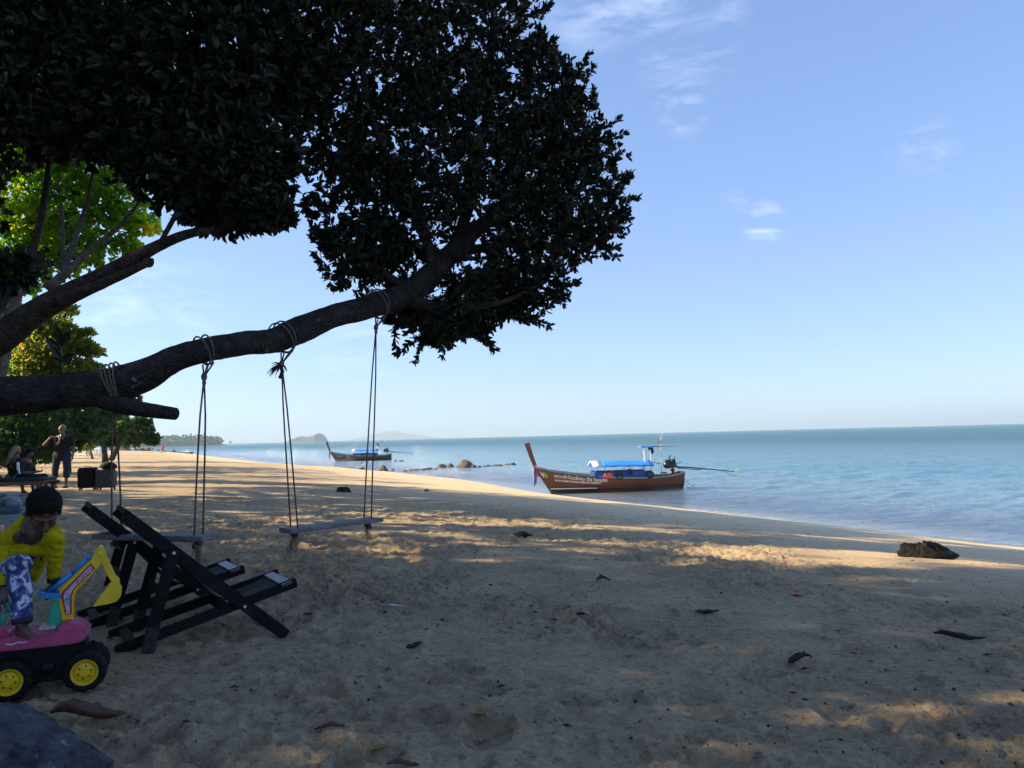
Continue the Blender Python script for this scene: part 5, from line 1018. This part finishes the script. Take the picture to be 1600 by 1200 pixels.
q = MB(); q.cap(hipL, knL, .075, .056); q.cap(knL, anL+Vector((0, 0, .03)), .054, .042); q.cap(hipR, knR, .075, .056); q.cap(knR, anR+Vector((0, 0, .03)), .052, .04); q.ball(pelvis, .10); q.ball(knL+Vector((0, -.004, .004)), .056)
pt_ = blob(q, .006, 5)
displace(pt_, lambda c: .009*fbm(c[:, 0]*8+c[:, 2]*6, c[:, 1]*8+c[:, 2]*18, 3))
pt_.materials.clear(); pt_.materials.append(cam_m); link('trousers', pt_, boy, True)
q = MB(); q.tube([anL+Vector((0, 0, .036)), anL+Vector((.004, -.002, .006))], [.046, .043], 16); q.build('trouser_cuff', navyt, boy, True, True)
q = MB(); V = []; 
for i in range(9):
    f_ = i/8; top = K(20+f_*45, 872-f_*10-6*math.sin(f_*3.1)+3, 3.845); V += [top, top+Vector((0, .01, -.036))]
q.add(V, [(2*i, 2*i+1, 2*i+3, 2*i+2) for i in range(8)]); q.build('printed_hem', camo('grey_camouflage', [(0, (.02, .02, .02)), (.45, (.4, .42, .4)), (.52, (.30, .27, .02)), (.6, (.05, .06, .04))], 40), boy, True)

def adult(label, H, J, cloth, name='person', group=None, vox=.013, hs=1.0, hairy=None, extra=None, barefoot=True, skinm=None, sleeve=.6, leg_cover=.75, fat=1.0):
    """J: joints in world space; cloth: (top material, leg material)"""
    t = thing(name, (J['an'][0].x, J['an'][0].y, J['ground']), label, 'person', group); sm = skinm or skin('shade_toned_skin', (.14, .070, .050)); s = H/1.75  # default skin colour darkened for the shade the adults are in
    q = MB(); m_, P = head(q, J['head'], J['face'], J.get('up', (0, 0, 1)), hs*s)
    q.cap(J['neck'], J['head']-Vector((0, 0, .04*s)), .055*s, .058*s)
    for i in (0, 1):
        q.cap(J['sh'][i], J['el'][i], .050*s, .042*s); q.cap(J['el'][i], J['wa'][i], .042*s, .028*s); hand(q, J['wa'][i], J['hd'][i], J['hp'][i], s, J.get('curl', (.35, .35))[i], 1 if i else -1)
        q.cap(J['hip'][i], J['kn'][i], .085*s, .060*s); q.cap(J['kn'][i], J['an'][i], .058*s, .038*s); foot(q, J['an'][i], J['toe'], s*1.05, barefoot); q.cap(J['sh'][i], J['neck'], .055*s, .06*s)
    pel = (J['hip'][0]+J['hip'][1])/2; q.cap(J['neck']-Vector((0, 0, .05*s)), pel, .11*s, .13*s); blob_obj('body', q, vox, sm, t, True, 3); eyes(t, P, m_, hs*s, t)
    q = MB(); mid = J['neck'].lerp(pel, .55); ax = (J['sh'][1]-J['sh'][0])
    for i in (0, 1):
        q.cap(J['sh'][i], J['sh'][i].lerp(J['el'][i], sleeve), .066*s, .072*s); q.cap(J['sh'][i], J['neck'].lerp(J['sh'][i], .4)-Vector((0, 0, .04*s)), .07*s, .075*s); q.cap(J['sh'][i].lerp(J['neck'], .3)-Vector((0, 0, .10*s)), mid+ax*(.16 if i else -.16), .10*s, .13*s*fat)
    q.cap(J['neck']-Vector((0, 0, .10*s)), mid, .11*s, .15*s*fat); q.cap(mid, pel, .16*s*fat, .155*s*fat); blob_obj('shirt', q, vox, cloth[0], t, True, 3)
    q = MB()
    for i in (0, 1):
        q.cap(J['hip'][i], J['kn'][i], .108*s, .088*s)
        if leg_cover > .5: q.cap(J['kn'][i], J['kn'][i].lerp(J['an'][i], (leg_cover-.5)*2), .088*s, .078*s)
    q.cap(J['hip'][0], J['hip'][1], .13*s, .13*s); blob_obj('trousers', q, vox, cloth[1], t, True, 3)
    return t, P, m_, s
g0 = gpick(float(gz(95, 760, 1.9)[0]), 22.0); mx_ = float(at(96, 760, 22.0)[0]); G = lambda dx, dy, z: Vector((mx_+dx, 22.0+dy, g0+z))
navy = M('navy_shirt', (.002, .0024, .007), .9, .3); denim = M('blue_denim', (.005, .016, .040), .9, .25, 30, .3, 200);  # navy taken darker too, shade included in the shirt colour
man, P, m_, s_ = adult('heavy grey-haired man in navy T-shirt and rolled denim shorts, hand raised to his mouth', 1.78, dict(ground=g0, head=G(.02, -.04, 1.66), face=(-.15, -1, -.05), neck=G(.02, 0, 1.47), sh=(G(-.22, 0, 1.40), G(.24, 0, 1.40)), el=(G(-.46, -.10, 1.22), G(.33, .02, 1.12)), wa=(G(-.22, -.20, 1.42), G(.34, -.06, .88)),
    hd=(Vector((.9, -.1, .35)), Vector((0, -.05, -1))), hp=(Vector((0, -.6, -.4)), Vector((-1, 0, 0))), hip=(G(-.12, 0, .92), G(.13, 0, .92)), kn=(G(-.17, -.03, .50), G(.16, -.03, .50)), an=(G(-.18, .0, .09), G(.13, .0, .09)), toe=Vector((.25, -1, 0)), curl=(1.1, .5)), (navy, denim), fat=1.14, leg_cover=.70)
q = MB(); q.ball(P(0, -.03, .055), (.084*s_, .090*s_, .072*s_), m_, 14, 10); q.ball(P(0, -.06, .0), (.07*s_, .05*s_, .06*s_), m_); blob_obj('hair', q, .011, M('grey_hair', (.17, .165, .16), .9, .3, 40), man, True, 2)
q = MB(); q.ball(P(0, .055, -.078), (.040*s_, .040*s_, .034*s_), m_); q.build('beard', M('grey_hair', (.26, .25, .24), .9), man, True, True)
q = MB(); q.tube([G(-.03, -.10, 1.50), G(.07, -.19, 1.36), G(.16, -.22, 1.15), G(.19, -.21, 1.02)], .012, 6); q.build('shoulder_strap', blackc, man, True)
for i, x in enumerate((-.18, .13)): q = MB(); q.box(G(x+.03, -.07, .012), (.10, .27, .03), Matrix.Rotation(.25, 3, 'Z')); q.build('sandal', blackc, man, True, bevel=.01)
for x, y in ((-.17, -.03), (.155, -.02)): q = MB(); q.tube([G(x, y, .345), G(x, y, .30)], [.098, .094], 14); q.build('turn_up', denim, man, True, True)
# two women sitting on the wooden lounger
wb = float(at(40, 752, 18.5)[0]); wg = gpick(wb, 18.5); Wv = lambda dx, dy, z: Vector((wb+dx, 18.5+dy, wg+z))
woman, P, m_, s_ = adult('dark-haired woman in black sitting on the lounger edge looking down at her hands', 1.64, dict(ground=wg, head=Wv(.10, -.02, 1.02), face=(.85, -.3, -.45), neck=Wv(.02, 0, .86), sh=(Wv(-.04, -.17, .80), Wv(-.02, .17, .80)), el=(Wv(.04, -.24, .56), Wv(.06, .22, .56)), wa=(Wv(.27, -.12, .56), Wv(.28, .06, .57)),
    hd=(Vector((1, .3, .1)), Vector((1, -.3, .1))), hp=(Vector((0, 0, 1)), Vector((0, 0, 1))), hip=(Wv(-.06, -.10, .42), Wv(-.06, .10, .42)), kn=(Wv(.36, -.12, .44), Wv(.38, .12, .44)), an=(Wv(.50, -.14, .08), Wv(.44, .14, .08)), toe=Vector((1, -.2, 0)), curl=(.9, .9)), (blackc, blackc), leg_cover=.5, sleeve=.9, fat=.85)
q = MB(); hair_cap(q, P, m_, s_); q.ball(P(0, -.09, -.04), (.06, .05, .10)); blob_obj('hair', q, .012, M('black_hair', (.006, .005, .005), .8), woman, True, 2)
q = MB(); q.tube([Wv(-.04, -.235, .80), Wv(.0, -.285, .66), Wv(.05, -.295, .54)], [.035, .032, .024], 8); q.build('white_sleeve_stripe', whitec, woman, True, True)
wb2 = wb-.42; Wv = lambda dx, dy, z: Vector((wb2+dx, 18.75+dy, wg+z))
woman2, P, m_, s_ = adult('woman with long blonde hair sitting with her back turned beside the dark-haired woman', 1.66, dict(ground=wg, head=Wv(.04, 0, 1.08), face=(.35, .9, -.15), neck=Wv(.02, -.02, .92), sh=(Wv(.18, -.05, .85), Wv(-.16, -.02, .85)), el=(Wv(.24, .10, .62), Wv(-.22, .12, .62)), wa=(Wv(.14, .30, .55), Wv(-.10, .30, .55)),
    hd=(Vector((-.2, 1, 0)), Vector((.2, 1, 0))), hp=(Vector((0, 0, -1)), Vector((0, 0, -1))), hip=(Wv(.10, -.02, .43), Wv(-.10, -.02, .43)), kn=(Wv(.14, .42, .45), Wv(-.12, .42, .45)), an=(Wv(.14, .5, .08), Wv(-.12, .5, .08)), toe=Vector((0, 1, 0))), (M('olive_top', (.012, .012, .007), .9), M('beige_cloth', (.20, .16, .11), .9)), leg_cover=.5, sleeve=.5, fat=.85)
q = MB(); hair_cap(q, P, m_, s_); q.cap(P(0, -.085, .02), P(-.03, -.14, -.20), .065, .055); q.cap(P(-.02, -.13, -.1), P(-.06, -.16, -.36), .055, .03); blob_obj('hair', q, .012, M('blonde_hair', (.25, .18, .09), .8, .25, 30, .5, 90), woman2, True, 2)

# ------------------------------------------------------------------ loungers, luggage and things on the sand
lw = M('reddish_lounger_wood', (.14, .065, .035), .6, scale=4, stretch=(1, 8, 8), col2=(.22, .10, .055)); teal = M('dark_teal_cushion', (.012, .055, .06), .8, .3, 8, .3, 30); glassgrey = M('grey_plastic', (.09, .12, .14), .35, .2, 5); whp = M('white_plastic', (.27, .31, .34), .35, .1)
def lounger(loc, rz, label, woodm, cush, back=38):
    t = thing('sun_lounger', loc, label, 'sun lounger', None, rz)
    for y in (-.32, .32): q = MB(); q.box((0, y, .31), (2.0, .05, .09)); q.build('side_rail', woodm, t, bevel=.006)
    for x in (-.85, .85):
        for y in (-.31, .31): q = MB(); q.box((x, y, .135), (.08, .07, .29)); q.build('leg', woodm, t, bevel=.006)
    for k in range(9): q = MB(); q.box((-.25+.15*k, 0, .345), (.10, .62, .02)); q.build('slat', woodm, t)
    q = MB(); q.box((.30, 0, .40), (1.35, .60, .08)); q.build('cushion', cush, t, bevel=.03)
    r_ = Matrix.Rotation(R(back), 3, 'Y'); q = MB(); q.box(Vector((-.38, 0, .40))+r_ @ Vector((-.36, 0, .04)), (.74, .60, .08), r_); q.build('back_cushion', cush, t, bevel=.03)
    for y in (-.33, .33): q = MB(); a = Vector((-.38, y, .36)); q.bar(a, a+r_ @ Vector((-.78, 0, 0)), .04, .04); q.build('back_frame', woodm, t); q = MB(); q.bar(a+r_ @ Vector((-.5, 0, 0)), (-.62, y, .30), .025, .03); q.build('back_prop', woodm, t)
    return t
lx_ = float(at(4, 755, 18.2)[0]); lounger((lx_, 18.45, gpick(lx_, 18.4)-.01), .03, 'wooden sun lounger with raised dark teal cushion under the seated women', lw, teal)
lx_ = float(at(-92, 800, 9.2)[0]); gl_ = lounger((lx_, 9.3, gpick(lx_, 9.3)), .12, 'pale grey plastic sun lounger just behind the boy', whp, glassgrey, 34)
lx_ = float(at(18, 800, 9.3)[0]); t = thing('beach_bag', (lx_, 9.35, gpick(lx_, 9.35)+.43), 'clear plastic bag of things lying on the grey sun lounger', 'bag')
q = MB(); [q.ball((x, y, z), (.10, .09, .07)) for x, y, z in ((0, 0, .06), (.12, .04, .05), (-.1, .03, .06), (.05, -.08, .04))]; q.build('bag_body', M('milky_plastic', (.16, .19, .21), .25, .5, 30, .8, 60), t, smooth=True)
q = MB(); q.tube([(.05, 0, .12), (.12, 0, .2), (.2, 0, .12)], .006, 5); q.build('bag_handle', blackc, t)
lx_ = float(at(6, 770, 12.5)[0]); t = thing('towel_stack', (lx_, 12.5, gpick(lx_, 12.5)), 'pale grey rolled towels stacked at the left edge above the plastic lounger', 'towels')
gy_ = M('pale_grey_towel', (.22, .27, .29), .95, .12, 20, .6, 90)
for (x, z, r_) in ((-.12, .10, .10), (.09, .10, .10), (-.02, .28, .095)): q = MB(); q.cap((x, -.18, z), (x, .18, z), r_, r_); q.build('towel_roll', gy_, t, smooth=True)
q = MB(); q.box((-.02, 0, .40), (.42, .38, .07)); q.build('folded_towel', gy_, t, bevel=.03)
q = MB(); q.box((-.03, 0, .19), (.28, .34, .012)); q.build('green_band', grn, t)
def suitcase(px, py, Y, w_, h_, d_, rz, label, bodym, sidem, lean_=0.0):
    x = float(at(px, py, Y)[0]); t = thing('suitcase', (x, Y, gpick(x, Y)-.01), label, 'suitcase', None, rz)
    q = MB(); q.box((0, 0, h_/2+.045), (w_, d_, h_-.05)); b = q.build('shell', bodym, t, bevel=.035)
    q = MB(); q.box((0, 0, h_/2+.045), (w_+.008, .03, h_-.045)); q.build('zip_band', sidem, t, bevel=.01)
    for k in (-2, -1, 0, 1, 2): q = MB(); q.box((k*w_*.17, -d_/2-.002, h_/2+.045), (.025, .012, h_-.16)); q.build('rib', bodym, t, bevel=.004)
    for sx_ in (-1, 1):
        for sy_ in (-1, 1): q = MB(); q.tube([(sx_*(w_/2-.05)-.012, sy_*(d_/2-.05), .024), (sx_*(w_/2-.05)+.012, sy_*(d_/2-.05), .024)], .024, 10); q.box((sx_*(w_/2-.05), sy_*(d_/2-.05), .05), (.04, .04, .03)); q.build('wheel', blackc, t)
    q = MB(); q.tube([(-.08, 0, h_+.02), (-.08, 0, h_+.045), (.08, 0, h_+.045), (.08, 0, h_+.02)], .011, 6); q.build('handle', blackc, t); return t
plum = M('dark_plum_shell', (.006, .003, .004), .5, .3, spec=.3); suitcase(137, 764, 20.3, .44, .58, .27, .25, 'dark plum hard-shell suitcase on wheels, left of the grey one', plum, M('wine_red_band', (.06, .012, .022), .4))
grs = M('grey_fabric_shell', (.06, .06, .06), .7, .15); sc2 = suitcase(166, 765, 20.2, .46, .52, .26, .05, 'grey suitcase with a black bag lying on top of it', grs, blackc)
bx_ = sc2.location; q = MB(); q.ball((0, 0, .10), (.20, .13, .11)); q.ball((.12, 0, .08), (.12, .11, .09)); o = q.build('shoulder_bag', blackc, None, smooth=True); o.location = (bx_.x+.03, bx_.y, bx_.z+.54); tag(o, 'soft black bag resting on top of the grey suitcase', 'bag')
# far sunbathers, parasols and a walker
def far_person(px, py, Y, top, legs, label, H=1.7, seated=False, hairc=(.05, .03, .02)):
    x = float(at(px, py, Y)[0]); g = max(gpick(x, Y), 0); t = thing('person', (x, Y, g), label, 'person'); sm = skin('fair_skin', (.36, .20, .14)); h = H if not seated else H*.62; zz = lambda f_: g+h*f_
    q = MB(); q.ball((x, Y, zz(.93)), (.10, .11, .13)); q.cap((x, Y, zz(.86)), (x, Y, zz(.5)), .06, .14)
    for s3 in (-1, 1): q.cap((x+s3*.17, Y, zz(.80)), (x+s3*.26, Y-.05, zz(.62)), .05, .045); q.cap((x+s3*.26, Y-.05, zz(.62)), (x+s3*.24, Y-.15, zz(.46)), .045, .035); q.cap((x+s3*.1, Y, zz(.5)), (x+s3*.13, Y-.03, zz(.26)), .09, .06); q.cap((x+s3*.13, Y-.03, zz(.26)), (x+s3*.14, Y, zz(.03)), .06, .04); q.cap((x+s3*.14, Y, zz(.03)), (x+s3*.15, Y-.16, zz(.02)), .045, .04); q.cap((x+s3*.17, Y, zz(.80)), (x, Y, zz(.82)), .06, .06)
    blob_obj('body', q, .03, sm, t, True, 2)
    q = MB(); q.cap((x, Y, zz(.80)), (x, Y, zz(.52)), .17, .17); [q.cap((x+s3*.17, Y, zz(.80)), (x+s3*.22, Y-.02, zz(.70)), .07, .07) for s3 in (-1, 1)]; blob_obj('shirt', q, .03, top, t, True, 2)
    q = MB(); [q.cap((x+s3*.1, Y, zz(.5)), (x+s3*.13, Y-.03, zz(.30)), .12, .10) for s3 in (-1, 1)]; blob_obj('shorts', q, .03, legs, t, True, 2)
    q = MB(); q.ball((x, Y+.03, zz(.95)), (.11, .12, .12)); q.build('hair', M('hair_'+str(int(hairc[0]*100)), hairc, .9), t, True, True)
paleb = M('pale_blue_shirt', (.40, .50, .75), .8)
far_person(139, 711, 92, paleb, blackc, 'distant person in pale blue shirt and black shorts on the far sand'); far_person(125, 711, 96, M('grey_shirt', (.2, .2, .2), .8), blackc, 'distant person in grey standing left of the one in pale blue', 1.65)
far_person(254, 714, 150, M('coral_swimwear', (.55, .10, .06), .8), M('coral_swimwear', (.55, .10, .06), .8), 'tiny far figure in coral swimwear by the rocky point')
def far_bed(px, py, Y, rz, label, m1, m2):
    x = float(at(px, py, Y)[0]); t = thing('beach_chair', (x, Y, max(gpick(x, Y), 0)), label, 'beach chair', 'far white beach chairs', rz)
    q = MB(); q.box((0, 0, .32), (1.7, .6, .06)); q.build('seat', m1, t); q = MB(); q.bar((-.5, 0, .34), (-1.1, 0, .95), .6, .06); q.build('backrest', m2, t)
    for a in (-.7, .7): q = MB(); q.bar((a, -.25, 0), (a-.15, -.25, .32), .05, .05); q.bar((a, .25, 0), (a-.15, .25, .32), .05, .05); q.build('leg', m1, t)
far_bed(131, 712, 84, 2.6, 'white slatted beach chair left of the far bathers', whitep, whitec); far_bed(146, 713, 86, .4, 'white beach chair right of the far bathers', whitep, whitec); far_bed(245, 714, 148, .2, 'tiny white beach chair beside the figure in coral', whitep, whitec)
for px, py, Y, m_, lab in ((132, 703, 100, paleb, 'pale blue cloth shelter behind the far bathers'), (149, 704, 102, whitec, 'white cloth shelter behind the far bathers')):
    x = float(at(px, py, Y)[0]); g = max(gpick(x, Y), 0); t = thing('beach_shelter', (x, Y, g), lab, 'beach shelter')
    q = MB(); q.add([(-1.0, -.6, .75), (1.0, -.6, .70), (1.2, .7, 1.3), (-1.1, .7, 1.25), (0, 0, 1.35)], [(0, 1, 4), (1, 2, 4), (2, 3, 4), (3, 0, 4)]); cl_ = q.build('cloth', m_, t); cl_.modifiers.new('s', 'SOLIDIFY').thickness = .02
    for a in ((-1.0, -.6, .75), (1.0, -.6, .7), (1.2, .7, 1.3), (-1.1, .7, 1.25)): q = MB(); q.tube([(a[0], a[1], 0), a], .03, 5); q.build('pole', steel, t)

# ------------------------------------------------------------------ dead leaves and litter
dlm = M('dry_brown_leaf', (.05, .02, .012), .6, scale=9, col2=(.15, .055, .025), bump=.5, bscale=30); dld = M('dark_dry_leaf', (.012, .009, .007), .7, .4); yl = M('yellowing_leaf', (.20, .15, .02), .6, .3); rl = M('red_leaf', (.45, .03, .02), .6, .3); wl_ = M('white_litter', (.7, .7, .7), .5)
def dead_leaf(px, py, L, label, mat, rz=0.0, curl=.5, wd_=.42, group=None, seed=0):
    rs = np.random.RandomState(seed+5); p = sit(px, py); V = []; nx_, ny_ = 12, 6
    for i in range(nx_+1):
        u = i/nx_; wv_ = math.sin(math.pi*min(1, u**.8*.97+.02))**.8*wd_*L/2
        for j in range(ny_+1):
            v = j/ny_*2-1; V.append(((u-.5)*L, v*wv_*(1-.35*curl), curl*L*.22*v*v*(wv_/(wd_*L/2+1e-6))+.10*curl*L*math.sin(u*5+seed)+.02*L*rs.randn()*abs(v)))
    F = [(i*(ny_+1)+j, (i+1)*(ny_+1)+j, (i+1)*(ny_+1)+j+1, i*(ny_+1)+j+1) for i in range(nx_) for j in range(ny_)]
    o = link('dead_leaf', mesh('dead_leaf', V, F, mat)); o.modifiers.new('s', 'SOLIDIFY').thickness = .0015; zmin = min(v[2] for v in V); o.location = p+Vector((0, 0, .004-zmin)); o.rotation_euler.z = rz; return tag(o, label, 'leaf', group)
dead_leaf(138, 1126, .30, 'large curled brown leaf lying beside the boulder', dlm, .15, .7, .34, seed=1)
dead_leaf(30, 1098, .34, 'dark red-brown leaf crushed under the toy digger front wheel', dlm, .12, .4, .3, seed=2); dead_leaf(648, 1013, .11, 'dark curled leaf on the sand right of the near deck chair', dld, .6, .9, .5, seed=3)
dead_leaf(1250, 1031, .15, 'black curled leaf in the middle of the right-hand sand', dld, .2, .9, .45, seed=4); dead_leaf(908, 966, .12, 'small black leaf piece right of a sunlit patch', dld, .1, .5, .4, seed=5); dead_leaf(484, 964, .11, 'flat dark leaf near the front foot of the near deck chair', dld, .1, .4, .5, seed=6)
dead_leaf(617, 948, .12, 'thin white scrap of litter on the shaded sand', wl_, .05, .3, .25, seed=7); dead_leaf(1247, 932, .10, 'small bright red leaf beside a sunlit patch', rl, .3, .6, .5, seed=8); dead_leaf(752, 1133, .09, 'yellowish leaf on the churned sand at the bottom', yl, .4, .6, .5, seed=9)
dead_leaf(592, 1183, .09, 'greenish yellow leaf close to the bottom edge', yl, .1, .4, .45, seed=10); dead_leaf(515, 1141, .13, 'narrow brown leaf left of the greenish yellow one', dlm, .1, .4, .22, seed=11); dead_leaf(943, 909, .14, 'pale curled leaf beside a sunlit streak left of centre', dlm, .2, .9, .5, seed=12); dead_leaf(630, 1198, .12, 'reddish leaf at the bottom edge of the sand', dlm, .0, .4, .25, seed=13)
dead_leaf(1500, 999, .30, 'long dark twig-like leaf near the right edge', dld, -.3, .5, .14, seed=14); dead_leaf(1105, 960, .18, 'dark leaf on smooth sand right of centre', dld, .0, .5, .3, seed=15); dead_leaf(98, 812, .13, 'reddish leaf on the sand right of the boy head', dlm, .0, .3, .2, seed=16)
# small dark crumbs of bark, twig and leaf: too many to count
V = []; F = []
for i in range(3800):
    a_ = R(-44+88*RS.rand()); rr_ = 3.2+26*RS.rand()**1.1; x, y = rr_*math.sin(a_), rr_*math.cos(a_); V.append((x, y))
V = np.array(V); s__ = sdist(V[:, 0], V[:, 1]); VV = V[(s__ > 7)&((s__ > 11)|(RS.rand(len(V)) < .4))&(fbm(V[:, 0]*.5, V[:, 1]*.5, 2) > -.2)]
NB = (np.searchsorted(np.exp(np.linspace(math.log(1.5), math.log(40), 680, endpoint=False)), np.hypot(VV[:, 0], VV[:, 1])))
ang = np.degrees(np.arctan2(VV[:, 0], VV[:, 1])); ji = 50+np.clip(((ang+46)/92*700).astype(int), 0, 699); Zc = gz_[np.clip(NB, 0, 679)*gna+ji]
P6 = []; F6 = []
for (x, y), z in zip(VV, Zc):
    L = (.007+.032*RS.rand()**3.5)*(1+.055*math.hypot(x, y)); W = L*(.2+.4*RS.rand()); a = RS.rand()*6.28; b = len(P6); ca_, sa2 = math.cos(a), math.sin(a); h = .004+.010*RS.rand()
    for (u, v, k) in ((-1, 0, 0), (-.2, -1, .0), (1, .1, .2), (.1, .9, .1), (0, 0, 1.0)): P6.append((x+(u*L*ca_-v*W*sa2)/1.6, y+(u*L*sa2+v*W*ca_)/1.6, z+k*h+.003))
    F6 += [(b, b+1, b+4), (b+1, b+2, b+4), (b+2, b+3, b+4), (b+3, b, b+4)]
o = link('beach_litter', mesh('beach_litter', P6, F6, M('dark_crumbs', (.018, .013, .009), .9, .5, 3), False)); tag(o, 'small dark crumbs of leaf and twig scattered over the dry sand', 'litter', None, 'stuff')

# ------------------------------------------------------------------ sea air
hb_ = MB(); hb_.box((0, 0, 61), (32000, 32000, 136)); hz = hb_.build('haze', None)
hmat = bpy.data.materials.new('sea_haze'); hmat.use_nodes = True; hn = hmat.node_tree.nodes; hn.remove(hn['Principled BSDF'])
pv = hn.new('ShaderNodeVolumePrincipled'); pv.inputs['Color'].default_value = (.60, .80, .98, 1); pv.inputs['Density'].default_value = .00020; pv.inputs['Anisotropy'].default_value = .1
hmat.node_tree.links.new(pv.outputs[0], hn['Material Output'].inputs['Volume']); hz.data.materials.append(hmat); tag(hz, kind='stuff')
